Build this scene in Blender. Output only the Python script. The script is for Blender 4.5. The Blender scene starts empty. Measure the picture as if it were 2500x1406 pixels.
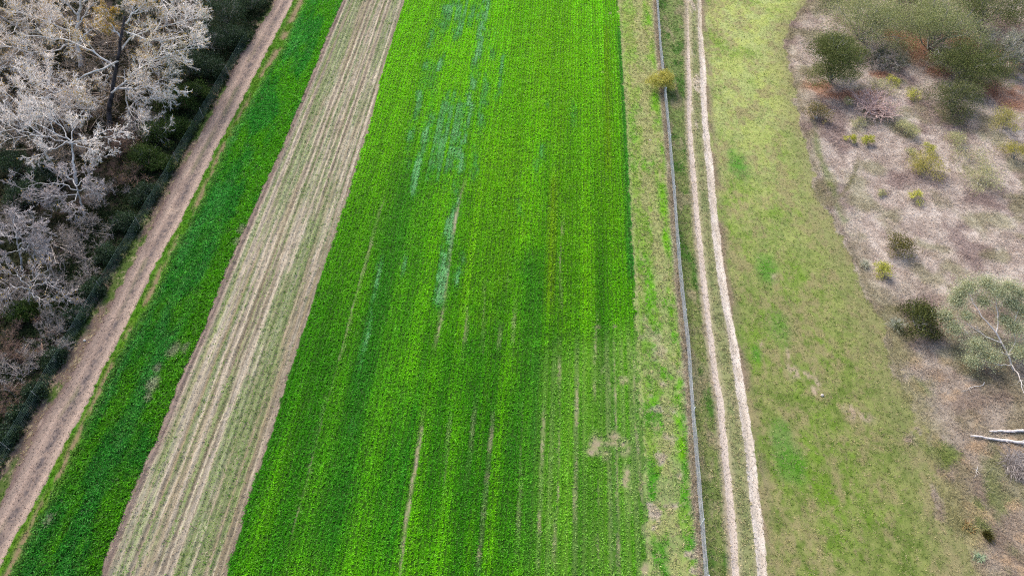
import bpy, math
import numpy as np
R = math.radians
rng = np.random.default_rng(11)
SC = bpy.context.scene
COL = SC.collection

# ------------------------------------------------------------------ camera
CAM_H, PITCH, FPX = 48.0, R(51.0), 1690.0          # a drone 48 m up, looking down 51 degrees
cam_d = bpy.data.cameras.new('camera'); cam = bpy.data.objects.new('camera', cam_d); COL.objects.link(cam)
cam.location = (0, 0, CAM_H); cam.rotation_euler = (R(90) - PITCH, 0, 0)
cam_d.sensor_width = 36.0; cam_d.lens = FPX / 2500 * 36.0
cam_d.clip_start = 0.5; cam_d.clip_end = 3000
SC.camera = cam
# ------------------------------------------------------------------ light
SUN_EL, SUN_AZ = R(42), R(-30)                      # high thin cloud, sun behind the left of the view
w = bpy.data.worlds.new('World'); SC.world = w; w.use_nodes = True
nt = w.node_tree; nt.nodes.clear()
sky = nt.nodes.new('ShaderNodeTexSky'); sky.sky_type = 'NISHITA'; sky.sun_disc = False
sky.sun_elevation = SUN_EL; sky.sun_rotation = SUN_AZ
sky.air_density = 1.0; sky.dust_density = 3.0; sky.ozone_density = 1.0
bg = nt.nodes.new('ShaderNodeBackground'); bg.inputs[1].default_value = 0.11
wo = nt.nodes.new('ShaderNodeOutputWorld')
nt.links.new(sky.outputs[0], bg.inputs[0]); nt.links.new(bg.outputs[0], wo.inputs[0])
sd = bpy.data.lights.new('sun', 'SUN'); sd.energy = 1.5; sd.angle = R(18); sd.color = (1.0, 0.95, 0.88)
so = bpy.data.objects.new('sun', sd); COL.objects.link(so)
so.rotation_euler = (R(90) - SUN_EL, 0, R(180) - SUN_AZ)
SC.view_settings.view_transform = 'Standard'; SC.view_settings.look = 'None'
SC.view_settings.exposure = 1.5; SC.view_settings.gamma = 1.0
SC.cycles.filter_width = 1.15; SC.cycles.use_denoising = False

# ------------------------------------------------------------------ helpers
SP, CP = math.sin(PITCH), math.cos(PITCH)
def at(u, v, h=0.0):
    """where the sight line of a photo pixel meets height h"""
    dv = v - 703.0
    k = (CAM_H - h) / (FPX * SP + dv * CP)
    return np.array([(u - 1250.0) * k, (FPX * CP - dv * SP) * k, h])
def mpp(v, h=0.0):                                  # metres per photo pixel
    return (CAM_H - h) / (FPX * SP + (v - 703.0) * CP)
ROW = 0.0667                                        # drilling direction dx/dy
def P(r, g, b):
    c = np.array([r, g, b]) / 255.0
    return np.where(c <= 0.04045, c / 12.92, ((c + 0.055) / 1.055) ** 2.4)
def _h(ix, iy, seed):
    n = (ix.astype(np.int64) * 374761393 + iy.astype(np.int64) * 668265263 + seed * 1442695041) & 0xFFFFFFFF
    n = ((n ^ (n >> 13)) * 1274126177) & 0xFFFFFFFF
    n = ((n ^ (n >> 16)) * 2246822519) & 0xFFFFFFFF
    return ((n ^ (n >> 15)) & 0xFFFFFF) / float(0xFFFFFF)
def vn(x, y, seed=0):
    x = np.asarray(x, float); y = np.asarray(y, float) + 0 * x
    ix = np.floor(x); iy = np.floor(y); fx = x - ix; fy = y - iy
    fx = fx * fx * (3 - 2 * fx); fy = fy * fy * (3 - 2 * fy)
    a = _h(ix, iy, seed); b = _h(ix + 1, iy, seed); c = _h(ix, iy + 1, seed); d = _h(ix + 1, iy + 1, seed)
    return (a + (b - a) * fx) + ((c + (d - c) * fx) - (a + (b - a) * fx)) * fy
def fbm(x, y, o=4, seed=0):
    s = 0; a = 0.5; t = 0
    for i in range(o):
        s = s + a * vn(np.asarray(x) * 2 ** i + 17.3 * i, np.asarray(y) * 2 ** i - 9.1 * i, seed + i * 31); t += a; a *= 0.5
    return s / t
def ss(a, b, x):
    t = np.clip((x - a) / (b - a), 0, 1); return t * t * (3 - 2 * t)
def mix(a, b, t):
    t = np.asarray(t)[..., None]; return a * (1 - t) + b * t
def line(px):
    """photo polyline on the ground -> X as a function of Y"""
    g = np.array([at(u, v)[:2] for u, v in px]); g = g[np.argsort(g[:, 1])]
    y = g[:, 1]; x = g[:, 0]
    s0 = (x[1] - x[0]) / (y[1] - y[0]); s1 = (x[-1] - x[-3]) / (y[-1] - y[-3])
    y = np.concatenate([[y[0] - 60], y, [y[-1] + 80]]); x = np.concatenate([[x[0] - 60 * s0], x, [x[-1] + 80 * s1]])
    return lambda Y: np.interp(Y, y, x)
def stripe(X, Y, px, w, soft=0.5, seed=0, ragged=0.0):
    g = np.array([at(u, v)[:2] for u, v in px]); g = g[np.argsort(g[:, 1])]
    xc = np.interp(Y, g[:, 1], g[:, 0])
    if ragged: xc = xc + ragged * (fbm(Y * 0.9, Y * 0 + seed, 3, seed) - 0.5)
    d = np.abs(X - xc)
    m = 1 - ss(w * (1 - soft), w * (1 + soft), d)
    e = ss(g[0, 1] - 1.0, g[0, 1] + 2.5, Y) * (1 - ss(g[-1, 1] - 2.5, g[-1, 1] + 1.0, Y))
    return m * e
def blob(X, Y, u, v, rx, ry, seed=0, edge=0.5):
    """ragged patch on the ground; radii in metres"""
    c = at(u, v)
    d = np.sqrt(((X - c[0] - ROW * (Y - c[1])) / rx) ** 2 + ((Y - c[1]) / ry) ** 2)
    d = d + edge * 1.6 * (fbm(X * 0.9 + seed, Y * 0.9, 4, 5 + seed) - 0.5)
    return 1 - ss(1 - edge, 1 + edge * 0.4, d)

# boundaries of the land, west to east
B_FENCE_W = line([(560, 183), (490, 303), (435, 398), (344, 555), (253, 711), (99, 976), (0, 1147)])
B_ROAD_L = line([(676, 0), (586, 140), (518, 280), (481, 350), (430, 435), (381, 535), (341, 606), (296, 695), (253, 780), (205, 859), (159, 942), (108, 1014), (66, 1102), (28, 1177), (0, 1228)])
B_ROAD_R = line([(718, 0), (666, 100), (638, 156), (620, 190), (574, 280), (535, 350), (484, 455), (444, 535), (396, 620), (354, 698), (316, 780), (273, 865), (239, 928), (213, 985), (182, 1041), (148, 1108), (105, 1188), (71, 1251), (28, 1328), (0, 1384)])
B_COVER_L = line([(746, 0), (716, 60), (692, 120), (645, 190), (596, 280), (555, 350), (515, 444), (478, 520), (413, 635), (370, 734), (313, 828), (256, 942), (202, 1056), (159, 1148), (111, 1234), (71, 1308), (28, 1399)])
B_TILL_L = line([(838, 0), (806, 70), (790, 108), (766, 172), (720, 280), (692, 350), (649, 444), (600, 549), (561, 635), (528, 716), (495, 808), (444, 913), (411, 997), (376, 1084), (350, 1134), (313, 1222), (273, 1316), (242, 1402)])
B_FIELD_L = line([(990, 0), (966, 70), (948, 130), (928, 200), (912, 274), (875, 395), (843, 500), (800, 630), (768, 725), (735, 820), (698, 935), (672, 1025), (646, 1106), (620, 1177), (592, 1271), (552, 1404)])
B_FIELD_R = line([(1508, 0), (1519, 160), (1528, 300), (1535, 440), (1545, 640), (1553, 800), (1562, 1000), (1574, 1200), (1580, 1406)])
B_FENCE_E = line([(1602, 0), (1610, 120), (1619, 210), (1633, 360), (1643, 480), (1657, 680), (1676, 850), (1690, 1050), (1706, 1250), (1719, 1406)])
B_RUT_L = line([(1679, 0), (1681, 115), (1682, 164), (1684, 230), (1683, 282), (1686, 347), (1692, 413), (1704, 560), (1719, 700), (1732, 800), (1739, 850), (1747, 915), (1758, 981), (1767, 1071), (1778, 1176), (1785, 1258), (1792, 1340), (1797, 1405)])
B_RUT_R = line([(1708, 0), (1709, 65), (1713, 115), (1716, 164), (1718, 213), (1720, 282), (1726, 347), (1733, 413), (1747, 560), (1765, 700), (1783, 800), (1793, 850), (1802, 915), (1813, 981), (1826, 1071), (1839, 1176), (1847, 1241), (1853, 1290), (1859, 1356), (1861, 1405)])
B_SCRUB = line([(1975, 0), (1930, 60), (1914, 118), (1922, 158), (1938, 224), (1950, 276), (1966, 368), (1984, 416), (2005, 482), (2025, 534), (2066, 600), (2095, 666), (2112, 716), (2139, 776), (2163, 840), (2182, 900), (2225, 1020), (2300, 1200), (2370, 1406)])
REG = ['forest_floor', 'dirt_road', 'road_verge', 'cover_crop_strip', 'tilled_soil', 'crop_field', 'field_margin', 'track_verge', 'wheel_tracks', 'meadow', 'scrubland']
def region(X, Y):
    n1 = fbm(X * 1.6, Y * 1.6, 3, 3) - 0.5; n2 = fbm(X * 0.5, Y * 0.5, 4, 9) - 0.5
    r = np.zeros(X.shape, int)
    r[X > B_ROAD_L(Y) + n1 * 0.7] = 1
    r[X > B_ROAD_R(Y) + n1 * 0.35] = 2
    r[X > B_COVER_L(Y) + n1 * 0.6] = 3
    r[X > B_TILL_L(Y) + n1 * 0.3] = 4
    r[X > B_FIELD_L(Y) + n1 * 0.3] = 5
    r[X > B_FIELD_R(Y) + n1 * 0.5] = 6
    r[X > B_FENCE_E(Y)] = 7
    r[X > B_RUT_R(Y)] = 9
    r[X > B_SCRUB(Y) + n1 * .5 + n2 * (1.5 + 2.2 * ss(60, 18, Y))] = 10
    n4 = fbm(X * 0.3, Y * 0.5, 3, 13) - 0.5; n5 = fbm(X * 5, Y * 3, 2, 14) - .5; wl = 0.25 + 0.14 * n4 + 0.07 * n5 + 0.04 * n1 - 0.14 * ss(68, 84, Y); wr = 0.36 + 0.16 * n4 + 0.08 * n5 + .04 * n1 - 0.12 * ss(76, 86, Y)
    n3 = fbm(X * 0 + 3.3, Y * 0.22, 3, 77) - 0.5
    r[(np.abs(X - B_RUT_L(Y) - 0.12 * n3) < wl)] = 8
    r[(np.abs(X - B_RUT_R(Y) + 0.12 * n3) < wr)] = 8
    return r

# ---- colours of each kind of ground (linear, as the eye sees them; ALB brings them to base colours)
def c_forest(X, Y):
    n = fbm(X * 0.7, Y * 0.7, 4, 21); m = fbm(X * 4, Y * 4, 3, 22)
    c = mix(P(44, 36, 34), P(70, 56, 50), n); c = mix(c, P(40, 48, 26), ss(0.5, 0.75, fbm(X * 0.4, Y * 0.4, 3, 23)))
    e = ss(-1.6, 0.3, X - B_FENCE_W(Y))                     # littered strip beside the road
    lit = mix(P(118, 100, 88), P(84, 104, 44), ss(0.45, 0.62, fbm(X * 0.9, Y * 0.5, 4, 24)))
    lit = mix(lit, P(176, 160, 128), ss(0.6, 0.72, m) * 0.7)
    return mix(c, lit, e)
def c_road(X, Y):
    a = B_ROAD_L(Y); b = B_ROAD_R(Y); q = (X - a) / (b - a) + 0.08 * (fbm(X * 0, Y * 0.3, 3, 31) - 0.5)
    n = fbm(X * 1.5, Y * 0.5, 4, 32); g = fbm(X * 6, Y * 5, 2, 33)
    c = mix(P(148, 128, 116), P(166, 146, 132), n)
    c = mix(c, P(194, 170, 152), np.exp(-((q - 0.84) / 0.12) ** 2) * 0.9)
    c = mix(c, P(188, 164, 148), np.exp(-((q - 0.30) / 0.07) ** 2) * 0.75 * ss(0.35, 0.6, n + 0.1))
    c = mix(c, P(108, 98, 96), np.exp(-((q - 0.58) / 0.13) ** 2) * ss(0.40, 0.6, g) * 0.9)
    c = mix(c, P(128, 108, 100), ss(0.16, 0.0, q))
    c = mix(c, P(186, 164, 146), ss(0.68, 0.78, fbm(X * 1.1, Y * 0.35, 4, 35)) * 0.7)
    c = mix(c, P(118, 122, 80), 0.45 * np.exp(-((q - 0.5) / 0.12) ** 2) * ss(0.5, 0.7, fbm(X, Y * 0.25, 3, 36)))
    return c
def m_verge_bare(X, Y):
    a = B_ROAD_R(Y); b = B_COVER_L(Y); q = (X - a) / (b - a + 1e-6)
    n = fbm(X * 1.4, Y * 0.5, 4, 41)
    return np.exp(-((q - 0.68) / 0.3) ** 2) * ss(0.4, 0.6, n + 0.14 * ss(45, 15, Y))
def c_verge(X, Y):
    n = fbm(X * 2, Y * 0.8, 3, 42)
    c = mix(P(64, 132, 6), P(98, 132, 28), n)
    return mix(c, P(146, 124, 96), m_verge_bare(X, Y) * 0.95)
def m_cover_bare(X, Y):
    m = 0
    for i, (u, v, a) in enumerate([(375, 935, .55), (362, 968, .35), (590, 560, .4), (580, 590, .35), (425, 855, .55), (455, 850, .4), (385, 900, .3), (120, 1270, .3)]):
        m = np.maximum(m, blob(X, Y, u, v, a, a * 1.6, i, 0.6))
    return m * 0.5
def c_cover(X, Y):
    s = X - ROW * Y
    a = B_COVER_L(Y); b = B_TILL_L(Y); q = (X - a) / (b - a)
    n = fbm(s * 0.9, Y * 0.22, 4, 51); k = fbm(s * 1.6, Y * 0.16, 3, 52)
    c = mix(P(48, 126, 30), P(74, 142, 4), ss(0.36, 0.62, n + 0.30 * ss(0.5, 1.0, q) - 0.10))
    c = mix(c, P(74, 150, 62), ss(0.52, 0.75, k) * 0.6 * ss(0.85, 0.4, q))
    c = mix(c, P(112, 142, 60), ss(0.14, 0.0, q) * 0.5); c = c * (0.82 + 0.4 * ss(18, 75, Y))[..., None]  # strip brightened with distance: overall light gradient put into the crop colour
    return mix(c, P(170, 148, 138), m_cover_bare(X, Y))
def m_till_green(X, Y):
    s = X - ROW * Y
    g = 0.5 * vn(s * 2.6, Y * 0.03, 61) + 0.5 * vn(s * 6.5, Y * 0.05, 62)
    g = g * 0.7 + 0.3 * fbm(s * 1.2, Y * 0.35, 3, 63)
    a = B_TILL_L(Y); b = B_FIELD_L(Y); q = (X - a) / (b - a)
    up = ss(20, 85, Y)
    return ss(0.43 - 0.06 * up, 0.66, g) * ss(0.05, 0.12, q) * ss(1.0, 0.90, q)
def c_till(X, Y):
    s = X - ROW * Y
    a = B_TILL_L(Y); b = B_FIELD_L(Y); q = (X - a) / (b - a)
    st = 0.5 * vn(s * 3.6, Y * 0.03, 64) + 0.5 * vn(s * 8.5, Y * 0.05, 65)
    c = mix(P(148, 134, 113), P(203, 190, 167), ss(0.25, 0.75, st * 0.75 + 0.25 * fbm(X * 3, Y * 1.2, 3, 66)))
    c = mix(c, P(138, 124, 88), ss(0.6, 0.8, vn(s * 2.8, Y * 0.08, 67)) * 0.5)
    edge = np.maximum(ss(0.10, 0.04, q) , ss(0.955, 0.99, q) * 0.7)
    c = mix(c, mix(P(112, 94, 84), P(166, 146, 132), fbm(X * 4, Y * 2.5, 3, 68)), edge)
    return mix(c, P(112, 142, 72), m_till_green(X, Y) * 0.62)
BLUE = [([(1195, -30), (1172, 100), (1152, 230), (1132, 330), (1116, 430), (1105, 520), (1086, 620), (1075, 700), (1064, 770)], .55, .85),
        ([(1082, 120), (1052, 260), (1036, 340), (1016, 430), (1004, 500)], .34, .85),
        ([(1062, 60), (1038, 170), (1018, 260), (1000, 350), (985, 440)], .5, .55),
        ([(1105, 0), (1085, 90)], .4, .6), ([(1130, 0), (1110, 120)], .4, .6), ([(1240, 110), (1222, 180), (1212, 260)], .4, .55),
        ([(1205, 60), (1190, 200), (1168, 330), (1155, 460)], .6, .5), ([(1338, 235), (1334, 275)], .3, .7), ([(1312, 340), (1302, 470)], .5, .4),
        ([(1275, 400), (1270, 560)], .5, .35), ([(1275, 600), (1272, 700)], .5, .35), ([(1128, 600), (1110, 740)], .42, .7),
        ([(937, 610), (912, 720), (896, 820), (876, 900), (850, 990)], .28, .6), ([(992, 605), (978, 690)], .26, .65), ([(890, 960), (835, 1100)], .4, .4),
        ([(1325, 330), (1320, 420)], .35, .5), ([(1400, 230), (1400, 330)], .5, .35), ([(1240, 1010), (1236, 1200)], .5, .3), ([(1040, 600), (1010, 760)], .6, .3)]
BARE = [([(1134, 440), (1112, 540), (1092, 680), (1078, 780), (1062, 850)], .18, .85), ([(1142, 735), (1136, 800), (1128, 880)], .16, .7),
        ([(1036, 1000), (1014, 1140), (990, 1290), (974, 1420)], .15, .95), ([(940, 480), (880, 680), (832, 860), (792, 1000), (752, 1160), (700, 1350)], .13, .6),
        ([(1326, 980), (1322, 1150), (1311, 1420)], .13, .9), ([(1206, 1000), (1192, 1150), (1164, 1420)], .15, .7),
        ([(1456, 765), (1452, 900), (1451, 990)], .13, .7), ([(1470, 860), (1468, 960)], .10, .7), ([(1500, 800), (1504, 1140), (1511, 1420)], .11, .8), ([(1411, 900), (1405, 1100), (1402, 1300)], .17, .75),
        ([(1364, 830), (1366, 1000), (1360, 1300)], .12, .7), ([(1546, 830), (1552, 1050), (1572, 1250), (1584, 1420)], .17, .7),
        ([(1460, 1160), (1460, 1400)], .11, .6), ([(1490, 880), (1488, 1080)], .10, .6), ([(1375, 520), (1366, 640), (1372, 770)], .10, .6),
        ([(1240, 660), (1236, 720)], .14, .5), ([(1222, 790), (1216, 860)], .16, .6), ([(1160, 980), (1140, 1200)], .14, .35), ([(1258, 720), (1250, 900)], .12, .45),
        ([(1184, 690), (1178, 880)], .12, .4), ([(1100, 1000), (1080, 1250)], .13, .35), ([(1275, 1000), (1262, 1400)], .12, .4), ([(1535, 900), (1540, 1400)], .12, .4), ([(915, 590), (855, 760)], .08, .5), ([(1355, 1250), (1352, 1400)], .12, .7)]
BPATCH = [(1452, 1085, .65, .85), (1445, 1105, .5, .4), (1498, 1076, .55, .8), (1522, 1085, .5, .95), (1480, 1110, .45, .6), (1530, 1150, .4, 1.1), (1525, 930, .45, .5), (1528, 1180, .5, .6), (1455, 800, .5, .22), (1500, 798, .35, .25), (1480, 1085, 1.3, .25), (1565, 1190, .35, .8), (1572, 1300, .3, 1.2), (1572, 1390, .5, .8), (1470, 178, .3, .25), (1490, 32, .25, .4)]
DITHER = False                                      # plants take one kind or the other, bare ground blends
def field_masks(X, Y):
    blue = 0; bare = 0
    for i, (px, wd, a) in enumerate(BLUE): blue = np.maximum(blue, a * stripe(X, Y, px, wd, 0.9, i, 0.3) * (.45 + .9 * ss(.3, .65, fbm(X * 1.6, Y * .45, 4, 170 + i))))
    s = X - ROW * Y
    patch = np.maximum(blob(X, Y, 1120, 40, 3.2, 7, 1), np.maximum(blob(X, Y, 1085, 330, 2.7, 9.5, 2), blob(X, Y, 1060, 190, 2.4, 4, 3) * 0.6))
    blue = np.maximum(blue, patch * ss(0.28, 0.62, 0.6 * vn(s * 2.78, Y * 0.05, 71) + 0.4 * fbm(X * 1.2, Y * 0.4, 3, 72) + 0.05) * 0.75)
    blue = blue * (0.75 + 0.5 * fbm(X * 2, Y * 1.2, 3, 73)) * (1 - 0.8 * blob(X, Y, 1110, 180, 1.8, 2.2, 4))
    for i, (px, wd, a) in enumerate(BARE): bare = np.maximum(bare, .85 * a * stripe(X, Y, px, wd * .75, 0.8, i + 50, 0.14) * (0.35 + 0.9 * ss(0.36, 0.6, fbm(X * 2.5, Y * 0.5, 4, 90 + i))))
    for i, (u, v, a, b) in enumerate(BPATCH): bare = np.maximum(bare, 0.95 * blob(X, Y, u, v, a, b, i + 20, 0.9) * (.5 + .5 * ss(.32, .52, fbm(X * 3.2, Y * 3, 3, 88))))
    sparse = (0.55 + 0.5 * vn(X * .5, Y * .25, 84)) * ss(-1.2, 1.6, X - ROW * Y - (at(1318, 900)[0] - ROW * at(1318, 900)[1]) ) * ss(at(1330, 840)[1] + 1.5 + 0.25 * (X - at(1330, 840)[0]), at(1330, 840)[1] + 0.4 * (X - at(1330, 840)[0]) - 3.5, Y)
    rows = 0.5 + 0.5 * np.sin(s * 2 * math.pi / 0.62 + 0.8 * vn(s * 0.3, Y * 0.05, 74))
    rowm = vn(s * 1.6, Y * 0.04, 75)
    bare = np.maximum(bare, sparse * (rows * 0.26 + 0.08) * (0.4 + rowm))
    if DITHER:
        k = rng.uniform(0, 1, X.shape); blue = blue * (0.35 + .65 * ss(-.15, .25, blue - 0.6 * k)) * (0.8 + .4 * rng.uniform(0, 1, X.shape))
    return np.clip(blue, 0, 1), np.clip(bare, 0, 1), sparse, rows
def c_field(X, Y):
    s = X - ROW * Y
    blue, bare, sparse, rows = field_masks(X, Y)
    n1 = vn(s * 0.55, Y * 0.025, 76); n2 = vn(s * 1.5, Y * 0.05, 77); n3 = fbm(X * 0.35, Y * 0.2, 3, 78)
    g = 0.4 * n1 + 0.35 * n2 + 0.25 * n3
    c = mix(P(60, 134, 6), P(104, 174, 0), ss(0.28, 0.7, g)); c = mix(c, P(134, 202, 6), ss(24, 80, Y) * 0.7)  # far crop lighter: brightness rise across the view painted into the plant colour
    yel = np.maximum(np.maximum(blob(X, Y, 1225, 470, 3.6, 12, 31), blob(X, Y, 1190, 650, 2.5, 9, 32)), np.maximum(blob(X, Y, 1385, 600, 3, 14, 33) * 0.9, blob(X, Y, 1360, 150, 5, 16, 34) * 0.8))
    yel = np.maximum(yel, blob(X, Y, 1480, 330, 2.5, 20, 38) * 0.7)
    c = mix(c, P(126, 180, 2), yel * (0.2 + 0.4 * n2))
    c = mix(c, P(128, 158, 10), np.maximum(stripe(X, Y, [(1480, 60), (1485, 430)], .3, .6) * .5, stripe(X, Y, [(1352, 420), (1342, 760)], .35, .7) * .6))
    drk = np.maximum(stripe(X, Y, [(1030, 380), (985, 560), (935, 800), (870, 1050), (800, 1300), (770, 1420)], 2.3, .9, 35, .6) * .8, stripe(X, Y, [(1296, 600), (1290, 830), (1275, 1040), (1262, 1420)], 1.1, .9, 36, .5))
    drk = np.maximum(drk, stripe(X, Y, [(990, 900), (975, 1100), (940, 1420)], 1.0, .9, 37, .5) * .7) * (.6 + .6 * fbm(X * .8, Y * .3, 3, 39))
    c = mix(c, P(36, 120, 26), drk * 0.62); c = mix(c, P(28, 96, 10), stripe(X, Y, [(1312, 884), (1345, 846), (1375, 822), (1410, 796)], .35, .8) * .6)
    # drilling rows show as finer light and dark lines
    c = c * (0.80 + 0.40 * (.6 * vn(s * 2.78, Y * 0.035, 79) + .4 * vn(s * 1.1, Y * .02, 81)))[..., None]
    c = mix(c, P(28, 120, 40), stripe(X, Y, [(1512, 60), (1522, 200), (1529, 330), (1537, 500), (1545, 700)], .45, .6) * 0.7)
    c = mix(c, mix(P(80, 156, 66), P(132, 188, 124), ss(0.45, 1.0, blue)), ss(0.03, 0.75, blue) * 0.9)
    c = mix(c, P(112, 162, 20), sparse * 0.30)
    return mix(c, mix(P(166, 150, 118), P(186, 162, 148), fbm(X * 2, Y * 2, 3, 80)), bare * 0.9)
def c_margin(X, Y):
    a = B_FIELD_R(Y); b = B_FENCE_E(Y); q = (X - a) / (b - a)
    n = fbm(X * 0.9, Y * 0.45, 4, 101); m = fbm(X * 0.5, Y * 0.12, 3, 102)
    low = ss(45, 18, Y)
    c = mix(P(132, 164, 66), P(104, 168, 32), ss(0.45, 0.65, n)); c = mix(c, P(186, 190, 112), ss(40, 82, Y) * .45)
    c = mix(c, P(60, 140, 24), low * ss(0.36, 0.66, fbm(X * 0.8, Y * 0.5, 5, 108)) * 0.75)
    tan = ss(0.44, 0.62, .6 * fbm(X * 1.3, Y * 0.4, 4, 103) + .4 * fbm(X * 4, Y * 2.2, 3, 109) + 0.22 * np.exp(-((q - 0.55) / 0.2) ** 2) - 0.04)
    c = mix(c, P(186, 168, 134), tan * 0.5)
    c = mix(c, P(112, 176, 10), ss(0.5, 0.66, fbm(X * 0.8, Y * 0.3, 3, 104)) * np.exp(-((q - 0.76) / 0.12) ** 2) * 0.9)
    c = mix(c, P(194, 178, 164), np.exp(-((q - 0.955) / 0.07) ** 2) * 0.85)
    c = mix(c, P(172, 178, 120), ss(0.12, 0.02, q) * 0.6)
    c = mix(c, P(192, 172, 160), ss(0.60, 0.72, fbm(X * 0.9, Y * 0.9, 4, 106)) * 0.8 * low)
    return c
def c_tverge(X, Y):
    rl = B_RUT_L(Y)
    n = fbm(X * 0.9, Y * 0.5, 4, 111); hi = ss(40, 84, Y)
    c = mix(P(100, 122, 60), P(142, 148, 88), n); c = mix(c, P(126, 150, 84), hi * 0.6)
    c = mix(c, P(64, 112, 30), ss(0.52, 0.66, fbm(X * 0.7, Y * 0.4, 4, 112)) * 0.8)
    c = mix(c, P(160, 146, 118), ss(0.52, 0.72, fbm(X * 1.2, Y * 0.5, 4, 113)) * 0.65)
    d = np.minimum(np.abs(X - rl), np.abs(X - B_RUT_R(Y)))
    c = mix(c, P(186, 168, 146), ss(0.75, 0.28, d) * 0.8)
    mid = (X > rl) & (X < B_RUT_R(Y))
    c = np.where(mid[..., None], mix(c, P(156, 156, 112), 0.6 + 0 * n), c)
    c = mix(c, P(206, 192, 172), mid * ss(0.58, 0.70, fbm(X * 2.2, Y * 0.3, 4, 115)) * ss(52, 66, Y) * 0.9)
    return c
def c_rut(X, Y):
    n = fbm(X * 2.5, Y * 0.8, 4, 121); k = ss(72, 86, Y)
    c = mix(P(208, 194, 176), P(232, 219, 204), ss(0.25, 0.7, n))
    c = mix(c, P(206, 188, 172), (X < (B_RUT_L(Y) + B_RUT_R(Y)) / 2) * 0.55)
    return mix(c, P(196, 182, 148), k * 0.6 * fbm(X, Y * 0.5, 3, 122) + k * .2)
def c_meadow(X, Y):
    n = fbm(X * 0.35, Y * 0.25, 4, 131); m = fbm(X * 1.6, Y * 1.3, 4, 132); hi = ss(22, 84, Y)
    c = mix(P(98, 120, 48), P(142, 150, 84), ss(0.28, 0.7, .6 * m + .4 * fbm(X * 4, Y * 3.4, 3, 139))); c = mix(c, P(196, 206, 132), hi * 0.72); c = mix(c, P(186, 196, 92), hi * .4 * ss(.45, .62, fbm(X * 1.1, Y * .7, 3, 138)))  # far end paler: the view's brightening with distance is painted into the grass
    c = mix(c, P(108, 146, 34), ss(0.46, 0.72, .7 * n + .3 * fbm(X * 2.4, Y * 1.8, 3, 136)) * 0.7)
    c = mix(c, P(156, 144, 104), ss(0.44, 0.68, .6 * fbm(X * 0.8 + 3, Y * 0.5, 5, 133) + .4 * fbm(X * 3.2, Y * 2.4, 3, 137)) * 0.75)
    for i, (u, v, a, b, k) in enumerate([(1845, 860, .5, .8, .6), (1905, 1060, .9, 1.6, .5), (1800, 400, 1.4, 2.2, .7), (1870, 650, 1.0, 2.6, .6), (1930, 1120, 1.6, 2.0, .5), (1900, 800, 1.2, 2., .4)]):
        c = mix(c, P(58, 140, 20), blob(X, Y, u, v, a, b, i, .7) * k)
    for i, (u, v, a, b) in enumerate([(1935, 905, .6, .8), (1960, 915, .8, .4), (1995, 935, .3, .9), (1925, 870, .25, .9), (2100, 1020, 1.2, .6), (1990, 955, .3, .5), (2075, 1000, .6, .6), (1855, 840, .25, .4), (1890, 680, .4, .5)]):
        c = mix(c, P(190, 168, 146), blob(X, Y, u, v, a, b, i + 9, .9) * 0.8 * ss(.3, .55, fbm(X * 3.5, Y * 3, 3, 135)))
    d = X - B_RUT_R(Y)
    c = mix(c, P(142, 124, 106), ss(1.5, 0.3, d) * (0.3 + 0.65 * ss(0.4, 0.62, fbm(X * 0.9, Y * 0.2, 4, 134))))
    e = B_SCRUB(Y) - X
    c = mix(c, P(150, 142, 104), ss(3.5, 0.0, e) * 0.55)
    return c
def c_scrub(X, Y):
    n = fbm(X * 0.28, Y * 0.28, 4, 141); m = fbm(X * 1.3, Y * 1.1, 4, 142); low = ss(44, 20, Y)
    c = mix(P(188, 172, 160), P(212, 199, 187), ss(0.3, 0.7, m))
    c = mix(c, P(152, 130, 124), ss(0.5, 0.68, n) * 0.7)
    c = mix(c, P(150, 150, 104), ss(0.5, 0.68, fbm(X * 0.4 + 7, Y * 0.4, 4, 143)) * 0.5)
    c = mix(c, P(146, 130, 106), low * 0.6)
    c = mix(c, P(112, 134, 52), low * ss(0.50, 0.66, fbm(X * 0.5, Y * 0.35, 4, 145)) * ss(9, 1, X - B_SCRUB(Y)) * 0.8)
    c = mix(c, P(206, 178, 144), low * ss(0.62, 0.72, fbm(X * 0.9, Y * 0.9, 4, 146)) * 0.6)
    rust = 0
    for i, (u, v, a, b) in enumerate([(2000, 215, 2.4, 1.6), (2080, 235, 3.6, 1.4), (2240, 120, 2.2, 3.8), (2290, 175, 1.6, 1.6), (2430, 220, 3.4, 1.9), (2470, 250, 2.6, 2.), (2200, 90, 2.4, 1.4), (2150, 185, 1.6, 1.), (2350, 100, 3., 2.4), (2450, 130, 3., 3.)]):
        rust = np.maximum(rust, blob(X, Y, u, v, a, b, i + 3, .7))
    c = mix(c, mix(P(168, 112, 80), P(210, 164, 134), m), rust * 0.8)
    d = X - B_SCRUB(Y)
    c = mix(c, P(128, 112, 98), np.exp(-((d - 0.35) / 0.3) ** 2) * 0.55 * ss(26, 34, Y))
    c = mix(c, P(116, 140, 60), np.exp(-((d - 1.25) / 0.35) ** 2) * 0.65 * ss(40, 46, Y) * ss(66, 60, Y) * ss(.35, .6, fbm(X * .8, Y * .5, 3, 148)))
    c = mix(c, P(150, 148, 100), ss(3.0, 0.0, d) * (.35 + .5 * low) * ss(.3, .6, fbm(X * .9, Y * .6, 4, 149)))
    # an animal path through the dry grass
    c = mix(c, P(120, 118, 74), stripe(X, Y, [(2096, 380), (2085, 430), (2065, 465), (2030, 500)], .22, .6) * 0.7)
    return c
CF = [c_forest, c_road, c_verge, c_cover, c_till, c_field, c_margin, c_tverge, c_rut, c_meadow, c_scrub]
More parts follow.
